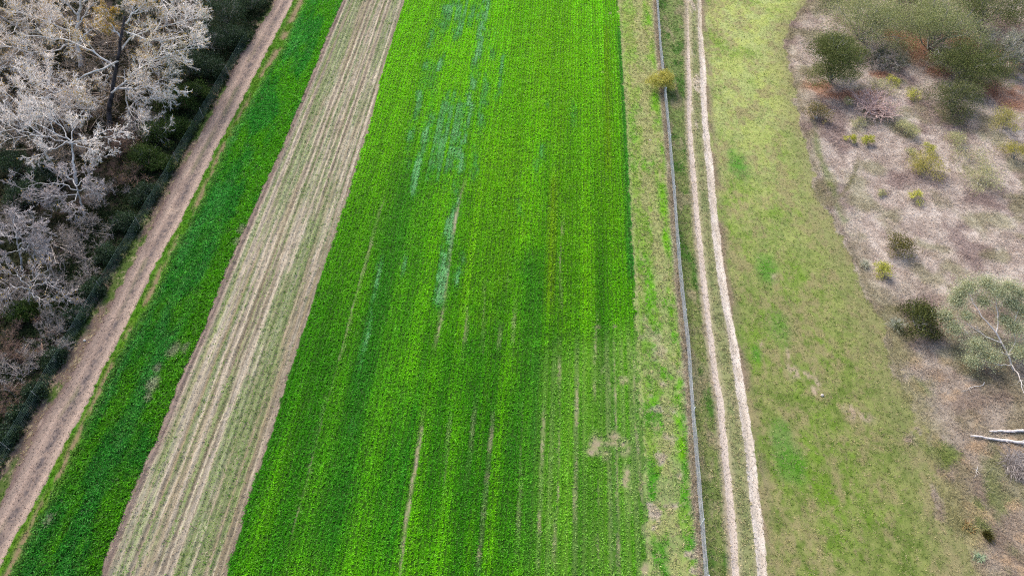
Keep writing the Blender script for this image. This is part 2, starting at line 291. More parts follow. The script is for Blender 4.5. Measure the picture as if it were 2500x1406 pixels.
def soil_col(X, Y, reg):
    """what lies under the plants: soil and old leaves, darkened in colour as shade between the crop plants"""
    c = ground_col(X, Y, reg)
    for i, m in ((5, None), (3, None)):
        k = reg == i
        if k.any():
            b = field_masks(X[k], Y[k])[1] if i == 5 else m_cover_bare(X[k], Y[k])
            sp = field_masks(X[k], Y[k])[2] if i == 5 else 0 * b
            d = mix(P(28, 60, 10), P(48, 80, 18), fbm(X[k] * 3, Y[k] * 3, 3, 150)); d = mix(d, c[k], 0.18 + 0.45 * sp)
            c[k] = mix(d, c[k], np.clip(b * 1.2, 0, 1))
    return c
def ground_col(X, Y, reg):
    c = np.zeros(X.shape + (3,))
    for i, f in enumerate(CF):
        m = reg == i
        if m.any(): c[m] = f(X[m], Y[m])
    return c
def ground_z(X, Y, reg=None):
    z = 0.25 * (fbm(X * 0.08, Y * 0.08, 3, 201) - 0.5) + 0.05 * (fbm(X * 0.9, Y * 0.9, 3, 202) - 0.5)
    s = X - ROW * Y
    a = ss(0.0, 0.5, X - B_TILL_L(Y)) * ss(0.0, 0.5, B_FIELD_L(Y) - X)
    z = z + a * (0.045 * np.sin(s * 2 * math.pi / 0.55) + 0.09 * (vn(X * 5, Y * 5, 203) - 0.5))
    z = z + 0.07 * np.exp(-((X - B_TILL_L(Y) - 0.3) / 0.22) ** 2) * (0.4 + vn(X * 3, Y * 3, 204))
    for f in (B_RUT_L, B_RUT_R): z = z - 0.07 * np.exp(-((X - f(Y)) / 0.3) ** 2)
    q = (X - B_ROAD_L(Y)) / (B_ROAD_R(Y) - B_ROAD_L(Y))
    z = z - 0.06 * (np.exp(-((q - 0.3) / 0.12) ** 2) + np.exp(-((q - 0.84) / 0.12) ** 2)) + 0.04 * ((q > 0) & (q < 1)) * (vn(X * 4, Y * 4, 205) - 0.5)
    e = np.maximum(X - B_SCRUB(Y), 0)
    z = z + 0.12 * np.exp(-((e - 1.6) / 1.0) ** 2) * (e > 0) + 0.12 * (fbm(X * 0.6, Y * 0.6, 3, 206) - 0.5) * ss(0, 2, e)
    w_ = ss(0, 3, B_FENCE_W(Y) - X)
    z = z + w_ * 0.5 * (fbm(X * 0.25, Y * 0.25, 3, 207) - 0.5)
    return z

# ------------------------------------------------------------------ materials
def mat_surface(name, scale=9.0, amp=0.35, bump=0.3, scale2=30.0):
    m = bpy.data.materials.new(name); m.use_nodes = True; t = m.node_tree; N = t.nodes; L = t.links
    b = N['Principled BSDF']; b.inputs['Roughness'].default_value = 0.95; b.inputs['Specular IOR Level'].default_value = 0.15
    a = N.new('ShaderNodeAttribute'); a.attribute_name = 'tint'
    g = N.new('ShaderNodeNewGeometry')
    n1 = N.new('ShaderNodeTexNoise'); n1.inputs['Scale'].default_value = scale; n1.inputs['Detail'].default_value = 5; n1.inputs['Roughness'].default_value = 0.7
    n2 = N.new('ShaderNodeTexNoise'); n2.inputs['Scale'].default_value = scale2; n2.inputs['Detail'].default_value = 2
    L.new(g.outputs['Position'], n1.inputs['Vector']); L.new(g.outputs['Position'], n2.inputs['Vector'])
    ad = N.new('ShaderNodeMath'); ad.operation = 'ADD'; L.new(n1.outputs[0], ad.inputs[0]); L.new(n2.outputs[0], ad.inputs[1])
    mr = N.new('ShaderNodeMapRange'); mr.inputs[1].default_value = 0.6; mr.inputs[2].default_value = 1.4; mr.inputs[3].default_value = 1 - amp; mr.inputs[4].default_value = 1 + amp
    L.new(ad.outputs[0], mr.inputs[0])
    vm = N.new('ShaderNodeVectorMath'); vm.operation = 'SCALE'; L.new(a.outputs['Color'], vm.inputs[0]); L.new(mr.outputs[0], vm.inputs['Scale'])
    L.new(vm.outputs[0], b.inputs['Base Color'])
    bp = N.new('ShaderNodeBump'); bp.inputs['Strength'].default_value = bump; bp.inputs['Distance'].default_value = 0.06
    L.new(ad.outputs[0], bp.inputs['Height']); L.new(bp.outputs[0], b.inputs['Normal'])
    return m
def mat_leaf(name, trans=0.3, rough=0.5, spec=0.4):
    m = bpy.data.materials.new(name); m.use_nodes = True; t = m.node_tree; N = t.nodes; L = t.links
    N.remove(N['Principled BSDF']); out = N['Material Output']
    a = N.new('ShaderNodeAttribute'); a.attribute_name = 'tint'
    d = N.new('ShaderNodeBsdfPrincipled'); d.inputs['Roughness'].default_value = rough; d.inputs['Specular IOR Level'].default_value = spec; tr = N.new('ShaderNodeBsdfTranslucent'); mx = N.new('ShaderNodeMixShader'); mx.inputs[0].default_value = trans
    L.new(a.outputs['Color'], d.inputs[0]); L.new(a.outputs['Color'], tr.inputs[0])
    L.new(d.outputs[0], mx.inputs[1]); L.new(tr.outputs[0], mx.inputs[2]); L.new(mx.outputs[0], out.inputs[0])
    return m
def mat_bark(name, c1, c2, scale=3.0):
    m = bpy.data.materials.new(name); m.use_nodes = True; t = m.node_tree; N = t.nodes; L = t.links
    b = N['Principled BSDF']; b.inputs['Roughness'].default_value = 0.9; b.inputs['Specular IOR Level'].default_value = 0.15
    g = N.new('ShaderNodeNewGeometry'); n = N.new('ShaderNodeTexNoise'); n.inputs['Scale'].default_value = scale; n.inputs['Detail'].default_value = 6
    L.new(g.outputs['Position'], n.inputs['Vector'])
    r = N.new('ShaderNodeValToRGB'); r.color_ramp.elements[0].position = 0.35; r.color_ramp.elements[1].position = 0.65
    r.color_ramp.elements[0].color = (*c1, 1); r.color_ramp.elements[1].color = (*c2, 1)
    L.new(n.outputs[0], r.inputs[0]); L.new(r.outputs[0], b.inputs['Base Color'])
    return m
def mat_tilled():
    m = mat_surface('tilled_soil', 9, 0.32, 0.6, 34); t = m.node_tree; N = t.nodes; L = t.links
    g = N.new('ShaderNodeNewGeometry'); sp = N.new('ShaderNodeSeparateXYZ'); L.new(g.outputs['Position'], sp.inputs[0])
    k = N.new('ShaderNodeMath'); k.operation = 'MULTIPLY_ADD'; k.inputs[1].default_value = -ROW; L.new(sp.outputs[1], k.inputs[0]); L.new(sp.outputs[0], k.inputs[2])
    prev = N['Principled BSDF'].inputs['Base Color'].links[0].from_socket
    for fs, fy, lo, hi in ((5.5, .10, .74, 1.24), (13.0, .5, .80, 1.2)):
        c = N.new('ShaderNodeCombineXYZ'); a = N.new('ShaderNodeMath'); a.operation = 'MULTIPLY'; a.inputs[1].default_value = fs; L.new(k.outputs[0], a.inputs[0]); L.new(a.outputs[0], c.inputs[0])
        b = N.new('ShaderNodeMath'); b.operation = 'MULTIPLY'; b.inputs[1].default_value = fy; L.new(sp.outputs[1], b.inputs[0]); L.new(b.outputs[0], c.inputs[1])
        n = N.new('ShaderNodeTexNoise'); n.inputs['Scale'].default_value = 1.0; n.inputs['Detail'].default_value = 2; L.new(c.outputs[0], n.inputs['Vector'])
        r = N.new('ShaderNodeMapRange'); r.inputs[1].default_value = .3; r.inputs[2].default_value = .7; r.inputs[3].default_value = lo; r.inputs[4].default_value = hi; L.new(n.outputs[0], r.inputs[0])
        v = N.new('ShaderNodeVectorMath'); v.operation = 'SCALE'; L.new(prev, v.inputs[0]); L.new(r.outputs[0], v.inputs['Scale']); prev = v.outputs[0]
    L.new(prev, N['Principled BSDF'].inputs['Base Color']); return m
M_TILL = mat_tilled()
ALB, LALB = 0.62, 0.95                              # seen colour -> base colour (bare ground; leaves, which shade each other)
M_GROUND = mat_surface('soil'); M_LEAF = mat_leaf('leaf', 0.3, 0.75, 0.12); M_DRY = mat_leaf('dry_blade', 0.42, 0.9, 0.08)
M_CROP = mat_leaf('crop_leaf', 0.38, 0.5, 0.2)
M_ROAD = mat_surface('road_dirt', 7, 0.34, 0.6, 30)
M_PALE = mat_bark('pale_bark', P(176, 170, 164) * .8, P(234, 228, 220) * .85)
M_TWIG = mat_bark('pale_twig', P(222, 209, 198) * .95, P(250, 243, 235) * .95)
M_FILL = mat_bark('brush_twig', P(150, 134, 122) * .8, P(204, 188, 172) * .85)
M_TWIG2 = mat_bark('grey_twig', P(166, 154, 152) * .8, P(214, 204, 200) * .85)
M_GREYBARK = mat_bark('grey_bark', P(126, 122, 120) * .75, P(192, 186, 180) * .8)
M_DARKBARK = mat_bark('dark_bark', P(40, 36, 36) * .6, P(96, 92, 94) * .6, 1.2)
M_THICK = mat_bark('thicket_twig', P(138, 126, 120) * .78, P(202, 190, 182) * .82)
M_BROWN = mat_bark('brown_twig', P(120, 94, 82) * .7, P(172, 144, 128) * .72)
M_PINK = mat_bark('pink_stem', P(186, 156, 148) * .85, P(226, 202, 194) * .9)
M_WHITE = mat_bark('bleached_wood', P(196, 184, 178) * .75, P(240, 232, 226) * .8, 6)
M_WIRE = mat_bark('galvanised_wire', P(186, 188, 192) * .72, P(222, 224, 226) * .78, 2)
M_WIREG = mat_bark('green_wire', P(70, 96, 90) * .6, P(120, 146, 140) * .6, 2)
M_POST = mat_bark('metal_post', P(196, 200, 204) * .8, P(230, 232, 230) * .8, 5)
M_STONE = mat_bark('pale_stone', P(186, 174, 162) * .7, P(226, 218, 208) * .75, 8)

# ------------------------------------------------------------------ mesh building
def mesh(name, V, Q, mat, tint=None, parent=None, base=None, smooth=False):
    V = np.ascontiguousarray(V, np.float32).reshape(-1, 3); Q = np.ascontiguousarray(Q, np.int32).reshape(-1, 4)
    if base is not None: V = V - np.asarray(base, np.float32)
    me = bpy.data.meshes.new(name)
    me.vertices.add(len(V)); me.vertices.foreach_set('co', V.ravel())
    me.loops.add(Q.size); me.loops.foreach_set('vertex_index', Q.ravel())
    me.polygons.add(len(Q)); me.polygons.foreach_set('loop_start', np.arange(0, Q.size, 4, dtype=np.int32))
    try: me.polygons.foreach_set('loop_total', np.full(len(Q), 4, np.int32))
    except Exception: pass
    if tint is not None:
        a = me.attributes.new('tint', 'FLOAT_COLOR', 'POINT')
        c = np.ones((len(V), 4), np.float32); c[:, :3] = tint; a.data.foreach_set('color', c.ravel())
    me.materials.append(mat)
    me.update(calc_edges=True)
    if smooth: me.polygons.foreach_set('use_smooth', np.ones(len(Q), bool))
    o = bpy.data.objects.new(name, me); COL.objects.link(o)
    if parent is not None: o.parent = parent
    elif base is not None: o.location = [float(x) for x in base]
    return o
def thing(name, label, cat, base, group=None):
    o = bpy.data.objects.new(name, None); COL.objects.link(o); o.location = [float(x) for x in base]
    o.empty_display_size = 0.3
    o['label'] = label; o['category'] = cat
    if group: o['group'] = group
    return o
def tag(o, label, cat, group=None):
    o['label'] = label; o['category'] = cat
    if group: o['group'] = group
    return o
def gz(x, y): return float(ground_z(np.array([x]), np.array([y]))[0])
def tubes(Pn, Rn, sides=4):
    """(N,k,3) paths and (N,k) radii -> verts, quads, and open ends are closed by the taper"""
    N, k, _ = Pn.shape
    T = np.gradient(Pn, axis=1); T /= np.linalg.norm(T, axis=2, keepdims=True) + 1e-9
    ref = np.where(np.abs(T[..., 2:3]) > 0.9, np.array([1.0, 0, 0]), np.array([0, 0, 1.0]))
    U = np.cross(T, ref); U /= np.linalg.norm(U, axis=2, keepdims=True) + 1e-9
    W = np.cross(T, U)
    ang = np.arange(sides) * 2 * math.pi / sides
    V = Pn[:, :, None, :] + Rn[:, :, None, None] * (np.cos(ang)[None, None, :, None] * U[:, :, None, :] + np.sin(ang)[None, None, :, None] * W[:, :, None, :])
    idx = np.arange(N * k * sides).reshape(N, k, sides)
    a = idx[:, :-1, :]; b = np.roll(a, -1, 2); d = idx[:, 1:, :]; c = np.roll(d, -1, 2)
    return V.reshape(-1, 3), np.stack([a, b, c, d], -1).reshape(-1, 4)
def merge(parts):
    Vs, Qs, n = [], [], 0
    for V, Q in parts: Vs.append(V); Qs.append(Q + n); n += len(V)
    return np.concatenate(Vs), np.concatenate(Qs)
def rooted(Pn, Rn, sides):
    """tubes that all spring from one root ring"""
    V, Q = tubes(Pn, Rn, sides); k = Pn.shape[1]; first = (Q // sides) % k == 0
    return V, np.where(first, Q % sides, Q)
def resample(pts, k, jit=0.0):
    pts = np.asarray(pts, float); d = np.concatenate([[0], np.cumsum(np.linalg.norm(np.diff(pts, axis=0), axis=1))])
    t = np.linspace(0, d[-1], k); o = np.stack([np.interp(t, d, pts[:, i]) for i in range(3)], 1)
    if jit: o[1:-1] += rng.normal(0, jit, (k - 2, 3))
    return o
def spawn(Pp, Rp, c, t0, t1, a0, a1, l0, l1, rr, k, wander, up, taper=0.3, rmin=0.006):
    N, kk, _ = Pp.shape; n = N * c; pi = np.repeat(np.arange(N), c)
    t = rng.uniform(t0, t1, n); f = t * (kk - 1); i = np.minimum(f.astype(int), kk - 2); f = f - i
    p = Pp[pi, i] * (1 - f)[:, None] + Pp[pi, i + 1] * f[:, None]; r0 = Rp[pi, i] * (1 - f) + Rp[pi, i + 1] * f
    d = Pp[pi, i + 1] - Pp[pi, i]; d /= np.linalg.norm(d, axis=1, keepdims=True) + 1e-9
    q = rng.normal(0, 1, (n, 3)); q -= d * (q * d).sum(1, keepdims=True); q /= np.linalg.norm(q, axis=1, keepdims=True) + 1e-9
    a = rng.uniform(a0, a1, n)[:, None]
    d = np.cos(a) * d + np.sin(a) * q; d[:, 2] += up; d /= np.linalg.norm(d, axis=1, keepdims=True)
    plen = np.linalg.norm(np.diff(Pp, axis=1), axis=2).sum(1)[pi]
    L = rng.uniform(l0, l1, n) * plen * (1.15 - 0.6 * t)
    O = np.zeros((n, k, 3)); O[:, 0] = p
    for j in range(1, k):
        d = d + rng.normal(0, wander, (n, 3)); d[:, 2] += up * 0.25; d /= np.linalg.norm(d, axis=1, keepdims=True)
        O[:, j] = O[:, j - 1] + d * (L / (k - 1))[:, None]
    rb = np.maximum(r0 * rr, rmin)
    return O, rb[:, None] * np.linspace(1, taper, k)[None, :]
def leaf_quads(Cn, size, tint, flat=0.35, aspect=0.6, droop=0.0):
    n = len(Cn); size = np.broadcast_to(size, n)
    az = rng.uniform(0, 2 * math.pi, n); el = rng.normal(0, 1, n) * (1 - flat)
    a = np.stack([np.cos(az) * np.cos(el), np.sin(az) * np.cos(el), np.sin(el) - droop], 1); a /= np.linalg.norm(a, axis=1, keepdims=True)
    q = rng.normal(0, 1, (n, 3)) * np.array([1, 1, 1 - flat]); b = q - a * (q * a).sum(1, keepdims=True); b /= np.linalg.norm(b, axis=1, keepdims=True) + 1e-9
    s = size[:, None]
    V = np.stack([Cn - a * s * .5, Cn + b * s * aspect * .5, Cn + a * s * .5, Cn - b * s * aspect * .5], 1)
    return V.reshape(-1, 3), np.arange(n * 4).reshape(-1, 4), np.repeat(tint, 4, 0)
def blades(X, Y, Z, nb, L, wd, lean0, lean1, col, spread, jit=0.16, az=None):
    """tufts of nb blades, each a bent kite; one colour per tuft with a little scatter"""
    n = len(X) * nb; i = np.repeat(np.arange(len(X)), nb)
    a = rng.uniform(0, 2 * math.pi, n) if az is None else rng.normal(az, 0.8, n)
    le = rng.uniform(lean0, lean1, n); l = np.broadcast_to(L, len(X))[i] * rng.uniform(0.55, 1.25, n)
    h = np.stack([np.cos(a), np.sin(a)], 1); b = np.zeros((n, 3)); rad = spread * np.sqrt(rng.uniform(0, 1, n))
    b2 = rng.uniform(0, 2 * math.pi, n)
    b[:, 0] = X[i] + rad * np.cos(b2); b[:, 1] = Y[i] + rad * np.sin(b2); b[:, 2] = Z[i] - 0.01
    mid = b.copy(); mid[:, :2] += h * (l * 0.5 * np.sin(le))[:, None]; mid[:, 2] += l * 0.55 * np.cos(le)
    tip = b.copy(); tip[:, :2] += h * (l * np.sin(np.minimum(le * 1.25, 1.5)))[:, None]; tip[:, 2] += l * 0.9 * np.cos(np.minimum(le * 1.25, 1.5))
    sd_ = np.stack([-h[:, 1], h[:, 0], 0 * a + rng.normal(0, .3, n)], 1) * (np.broadcast_to(wd, len(X))[i] * 0.5)[:, None]
    V = np.stack([b, mid + sd_, tip, mid - sd_], 1).reshape(-1, 3)
    c = col[i] * (1 + rng.normal(0, jit, n))[:, None]
    return V, np.arange(n * 4).reshape(-1, 4), np.repeat(np.clip(c, 0.002, 0.95), 4, 0)
def in_view(X, Y, m=1.5):
    d = Y * CP + CAM_H * SP; up = Y * SP - CAM_H * CP
    return (np.abs(X) < d * 1250 / FPX + m) & (np.abs(up) < d * 703 / FPX + m)
def scatter(n_per_m2, x0, x1, y0=11.0, y1=92.0):
    n = int(n_per_m2 * (x1 - x0) * (y1 - y0)); X = rng.uniform(x0, x1, n); Y = rng.uniform(y0, y1, n)
    k = in_view(X, Y); return X[k], Y[k]

# ------------------------------------------------------------------ the land: one lattice, split along its land uses
GX = np.concatenate([np.arange(-82, -50, 0.18), np.arange(-50, -8, 0.10), np.arange(-8, 13, 0.18), np.arange(13, 27.5, 0.07), np.arange(27.5, 82.01, 0.18)]); GY = np.arange(4, 108.01, 0.18)
xx, yy = np.meshgrid(GX, GY); nx, ny = len(GX), len(GY)
regv = region(xx, yy); colv = soil_col(xx, yy, regv); zz = ground_z(xx, yy)
fade = ss(0, 8, xx - GX[0]) * ss(0, 8, GX[-1] - xx) * ss(0, 3, yy - GY[0]) * ss(0, 8, GY[-1] - yy); zz = zz * fade
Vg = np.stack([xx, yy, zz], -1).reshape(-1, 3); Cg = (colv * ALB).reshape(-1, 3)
idx = np.arange(nx * ny).reshape(ny, nx)
Qg = np.stack([idx[:-1, :-1], idx[:-1, 1:], idx[1:, 1:], idx[1:, :-1]], -1).reshape(-1, 4)
xc = ((xx[:-1, :-1] + xx[:-1, 1:]) / 2).ravel(); yc = (yy[:-1, :-1] + 0.09).ravel(); rq = region(xc, yc)
for i, nm in enumerate(REG):
    q = Qg[rq == i]; u, inv = np.unique(q, return_inverse=True)
    o = mesh(nm, Vg[u], inv.reshape(-1, 4), M_ROAD if i in (1, 8) else M_TILL if i == 4 else M_GROUND, Cg[u], smooth=True); o['kind'] = 'structure'
# beyond the lattice the country goes on to the horizon
FARR = 1500.0; x0, x1, y0, y1 = GX[0], GX[-1], GY[0], GY[-1]
Vf = [(x0, y0, 0), (x1, y0, 0), (x1, y1, 0), (x0, y1, 0), (-FARR, -FARR, 0), (FARR, -FARR, 0), (FARR, FARR, 0), (-FARR, FARR, 0)]
o = mesh('ground', np.array(Vf), np.array([(4, 5, 1, 0), (5, 6, 2, 1), (6, 7, 3, 2), (7, 4, 0, 3)]), M_GROUND, np.tile(P(112, 124, 74) * ALB, (8, 1))); o['kind'] = 'structure'

# ------------------------------------------------------------------ crops, grass and ground cover
def cover(name, regs, dens, x0, x1, nb, L, wd, le, spread, keep=None, gain=1.0, mat=None, jit=0.16, recol=None, vlen=None, tj=0.14, rows=0.0):
    global DITHER
    DITHER = True; X, Y = scatter(dens, x0, x1)
    if rows:
        sr_ = X - ROW * Y; k = rng.uniform(0, 1, len(X)) < 0.88; X = np.where(k, (np.round(sr_ / rows) * rows + rng.normal(0, .038, len(X))) + ROW * Y, X)
    r = region(X, Y); k = np.isin(r, regs)
    X, Y, r = X[k], Y[k], r[k]
    if keep is not None:
        k = rng.uniform(0, 1, len(X)) < keep(X, Y); X, Y, r = X[k], Y[k], r[k]
    c = ground_col(X, Y, r)
    DITHER = False
    if recol is not None: c = recol(c, X, Y)
    c = c * LALB * gain * (1 + rng.normal(0, tj, len(X)))[:, None]
    l = rng.uniform(L[0], L[1], len(X))
    if vlen is not None: l = l * vlen(X, Y)
    V, Q, T = blades(X, Y, ground_z(X, Y), nb, l, wd, le[0], le[1], c, spread, jit)
    o = mesh(name, V, Q, mat or M_LEAF, T); o['kind'] = 'stuff'; return o
def _nobare(X, Y):
    b, r, s, rows = field_masks(X, Y); return np.clip(1 - 1.05 * r, 0.03, 1) * np.clip(1 - 0.35 * s, 0, 1)
cover('crop_plants', [5], 84, -32, 14, 5, (0.12, 0.23), 0.05, (0.35, 1.3), 0.055, gain=1.32, mat=M_CROP, tj=.14, jit=.15, rows=.36, keep=_nobare, vlen=lambda X, Y: 0.8 + 0.5 * vn(X * 1.1, Y * 1.1, 301))
cover('cover_crop_plants', [3], 70, -62, -14, 6, (0.15, 0.32), 0.06, (0.3, 1.35), 0.08, gain=1.28, mat=M_CROP, tj=.26, jit=.22, keep=lambda X, Y: 1 - m_cover_bare(X, Y), vlen=lambda X, Y: 0.7 + 0.7 * vn(X * 1.3, Y * 1.3, 302))
cover('seedlings', [4], 16, -50, -10, 4, (0.08, 0.16), 0.05, (0.5, 1.4), 0.07, keep=lambda X, Y: 0.05 + 0.9 * m_till_green(X, Y), recol=lambda c, X, Y: mix(P(92, 140, 44) + 0 * c, P(132, 150, 80) + 0 * c, rng.uniform(0, 1, len(X))))
cover('verge_grass', [2], 45, -64, -14, 5, (0.10, 0.22), 0.045, (0.4, 1.4), 0.08, keep=lambda X, Y: 1 - 0.9 * m_verge_bare(X, Y))
cover('margin_grass', [6, 7], 34, 2, 34, 6, (0.10, 0.24), 0.045, (0.4, 1.45), 0.11, keep=lambda X, Y: 0.9 * np.clip(np.minimum(np.abs(X - B_RUT_L(Y)), np.abs(X - B_RUT_R(Y))) * 2.2 - 0.40, 0.12, 1), tj=0.2, recol=lambda c, X, Y: np.where((rng.uniform(0, 1, len(X)) < .25)[:, None], mix(c, P(186, 168, 134) + 0 * c, .6 + 0 * X), c))
def _meadow(c, X, Y):
    k = rng.uniform(0, 1, len(X)); c = np.where((k < .30)[:, None], mix(c, P(176, 160, 126) + 0 * c, .65 + 0 * k), c)
    return np.where((k > .90)[:, None], c * np.array([.62, .78, .55]), c)
cover('meadow_grass', [9], 52, 12, 42, 6, (0.06, 0.13), 0.04, (0.6, 1.5), 0.11, keep=lambda X, Y: 0.45 + 0.6 * vn(X * 0.8, Y * 0.8, 303), tj=0.18, recol=_meadow, gain=1.08)
def _dry(c, X, Y):
    k = rng.uniform(0, 1, len(X)); return mix(c * 0.9, c * 1.1, k)
cover('dry_grass', [10], 34, 18, 70, 6, (0.2, 0.5), 0.03, (0.7, 1.52), 0.22, mat=M_DRY, recol=_dry, jit=.1, tj=0.08, vlen=lambda X, Y: 0.55 + 0.9 * vn(X * 0.7, Y * 0.7, 304))

def straw():
    X, Y = scatter(44, -50, -8); r = region(X, Y); k = r == 4; X, Y = X[k], Y[k]; n = len(X)
    s = X - ROW * Y; w_ = vn(s * 3.2, Y * 0.05, 64)
    c = mix(np.tile(P(206, 192, 168), (n, 1)), np.tile(P(130, 112, 98), (n, 1)), (rng.uniform(0, 1, n) > .35 + .4 * w_) * rng.uniform(.5, 1, n))
    V, Q, T = leaf_quads(np.stack([X, Y, ground_z(X, Y) + .03], 1), rng.uniform(.04, .17, n) , c * .78, .8, .35)
    o = mesh('straw_bits', V, Q, M_DRY, T); o['kind'] = 'stuff'
straw()
def gravel():
    for nm, ids, x0, x1, dn in (('gravel', [1], -72, -18, 34), ('pebbles', [8], 12, 28, 60)):
        X, Y = scatter(dn, x0, x1); r = region(X, Y); k = np.isin(r, ids); X, Y, r = X[k], Y[k], r[k]; n = len(X)
        c = ground_col(X, Y, r) * np.where(rng.uniform(0, 1, n) < .6, rng.uniform(.55, .8, n), rng.uniform(1.1, 1.35, n))[:, None]
        V, Q, T = leaf_quads(np.stack([X, Y, ground_z(X, Y) + .02], 1), rng.uniform(.03, .11, n), np.clip(c * .7, 0, .9), .85, .7)
        o = mesh(nm, V, Q, M_DRY, T); o['kind'] = 'stuff'
gravel()
def dark_tufts():
    X, Y = scatter(1.8, 10, 50); r = region(X, Y); k = np.isin(r, [6, 7, 9, 10]) & ((r != 10) | (rng.uniform(0, 1, len(X)) < .5)); X, Y, r = X[k], Y[k], r[k]; n = len(X)
    c = mix(np.tile(P(84, 92, 30), (n, 1)), np.tile(P(58, 96, 30), (n, 1)), rng.uniform(0, 1, n)); c = np.where((r == 10)[:, None], P(120, 100, 84), c)
    V, Q, T = blades(X, Y, ground_z(X, Y), 5, rng.uniform(.05, .14, n), .04, .2, 1.3, c * 1.0, .06)
    o = mesh('coarse_tufts', V, Q, M_LEAF, T); o['kind'] = 'stuff'
dark_tufts()
# ------------------------------------------------------------------ plants
def leafy(name, label, cat, u, v, wpx, h, cols, n, leaf, group=None, depth=1.0, clumps=14, bark=None, stems=7, hollow=0.25, flat=0.3, aspect=0.6, trunk=False, parts=('stem', 'foliage'), sil=1.0):
    """a bush or small tree: stems from one base, foliage in many uneven clumps"""
    c0 = at(u, v, h * 0.5); rx = wpx * mpp(v, h * 0.5) * 0.5; ry = rx * depth
    base = np.array([c0[0], c0[1], gz(c0[0], c0[1])])
    t = thing(name, label, cat, base, group)
    m = clumps; a = rng.uniform(0, 2 * math.pi, m); rad = np.sqrt(rng.uniform(0.02, 1, m)) * rng.uniform(0.62, 1.28, m)
    lo = 0.16 if not trunk else 0.3
    zt = np.sqrt(np.clip(1 - (rad * 0.92) ** 2, 0.04, 1)); zc = lo + (1 - lo) * zt * rng.uniform(0.45, 1.12, m) * 0.9
    cc = base + np.stack([np.cos(a) * rad * rx * 0.78, np.sin(a) * rad * ry * 0.78, zc * h], 1)
    cr = rng.uniform(0.13, 0.40, m) * min(rx, ry) * (1.25 if m < 20 else 1.0)
    # stems reach into the clumps
    k = min(stems, m); sp = []
    for i in range(k):
        b = base + np.array([0, 0, -0.05])
        mid = b * 0.5 + cc[i] * 0.5 + np.array([0, 0, 0.12 * h])
        sp.append(resample([b, mid, cc[i] + np.array([0, 0, cr[i] * .5])], 6, 0.03 * rx))
    sp = np.array(sp); r0 = 0.016 * h + 0.008
    sr = np.tile(r0 * np.linspace(1, 0.3, 6), (k, 1))
    tw, twr = spawn(sp, sr, 8, 0.35, 1.0, 0.3, 1.0, 0.3, 0.65, 0.5, 5, 0.2, 0.12, rmin=.008)
    mesh(parts[0], *merge([rooted(sp, sr, 5), tubes(tw, twr, 3)]), bark or M_GREYBARK, None, t, base)
    wts = cr ** 2; wts = wts / wts.sum(); ci = rng.choice(m, n, p=wts)
    d = rng.normal(0, 1, (n, 3)); d /= np.linalg.norm(d, axis=1, keepdims=True); d *= (rng.uniform(hollow, 1, n) ** 0.5)[:, None] * np.exp(rng.normal(0, .22, n))[:, None]
    pos = cc[ci] + d * cr[ci][:, None] * np.array([1.15, 1.15, 0.8])
    pos[:, 2] = np.maximum(pos[:, 2], base[2] + 0.04)
    cm = rng.uniform(0, 1, m)
    tt = np.clip(cm[ci] * 0.6 + rng.uniform(0, 0.5, n), 0, 1)
    col = mix(np.tile(cols[0], (n, 1)), np.tile(cols[1], (n, 1)), tt)
    if len(cols) > 2: col = np.where((rng.uniform(0, 1, n) < 0.07)[:, None], cols[2], col)
    col = col * (1 + rng.normal(0, 0.13, n))[:, None]
    V, Q, T = leaf_quads(pos, leaf * rng.uniform(0.7, 1.3, n), np.clip(col, .003, .9), flat, aspect)
    mesh(parts[1], V, Q, M_LEAF, T, t, base)
    return t
def twiggy(name, label, cat, u, v, wpx, h, mat, n=10, group=None, fan=False, depth=1.0, thick=1.0, leaves=None, dense=(5, 6), droop=0.02, parts=('stem', 'twigs'), spread=0.5):
    """a leafless bush: stems, branches, twigs"""
    c0 = at(u, v, h * 0.45); rx = wpx * mpp(v, h * .45) * 0.5; ry = rx * depth
    base = np.array([c0[0], c0[1], gz(c0[0], c0[1])]); t = thing(name, label, cat, base, group)
    a = rng.uniform(0, 2 * math.pi, n); q = np.sqrt(rng.uniform(0.05, 1, n))
    st = base + np.stack([np.cos(a) * q * rx * (0.1 if fan else spread), np.sin(a) * q * ry * (0.1 if fan else spread), np.full(n, -.05)], 1)
    en = base + np.stack([np.cos(a) * q * rx * 0.8, np.sin(a) * q * ry * 0.8, h * rng.uniform(0.55, 1.0, n) * (1 - 0.35 * q)], 1)
    sp = np.array([resample([s, s * .5 + e * .5 + np.array([rng.normal(0, .1 * rx), rng.normal(0, .1 * ry), .1 * h]), e], 7, 0.03 * rx) for s, e in zip(st, en)])
    sr = np.tile((0.012 * h + 0.012) * thick * np.linspace(1, .35, 7), (n, 1))
    b, br = spawn(sp, sr, dense[0], .2, .98, .35, 1.0, .35, .75, .55, 6, .22, .08, rmin=.008 * thick)
    c, cr_ = spawn(b, br, dense[1], .15, 1, .35, 1.1, .35, .75, .6, 4, .25, droop, rmin=.0065 * thick)
    mesh(parts[0], *rooted(sp, sr, 5), mat, None, t, base, smooth=True)
    mesh(parts[1], *merge([tubes(b, br, 3), tubes(c, cr_, 3)]), mat, None, t, base)
    if leaves:
        nl, size, cols = leaves; i = rng.integers(0, len(c), nl); j = rng.integers(1, 4, nl)
        col = mix(np.tile(cols[0], (nl, 1)), np.tile(cols[1], (nl, 1)), rng.uniform(0, 1, nl))
        V, Q, T = leaf_quads(c[i, j] + rng.normal(0, .05, (nl, 3)), size * rng.uniform(.6, 1.3, nl), col)
        mesh('leaves', V, Q, M_LEAF, T, t, base)
    return t
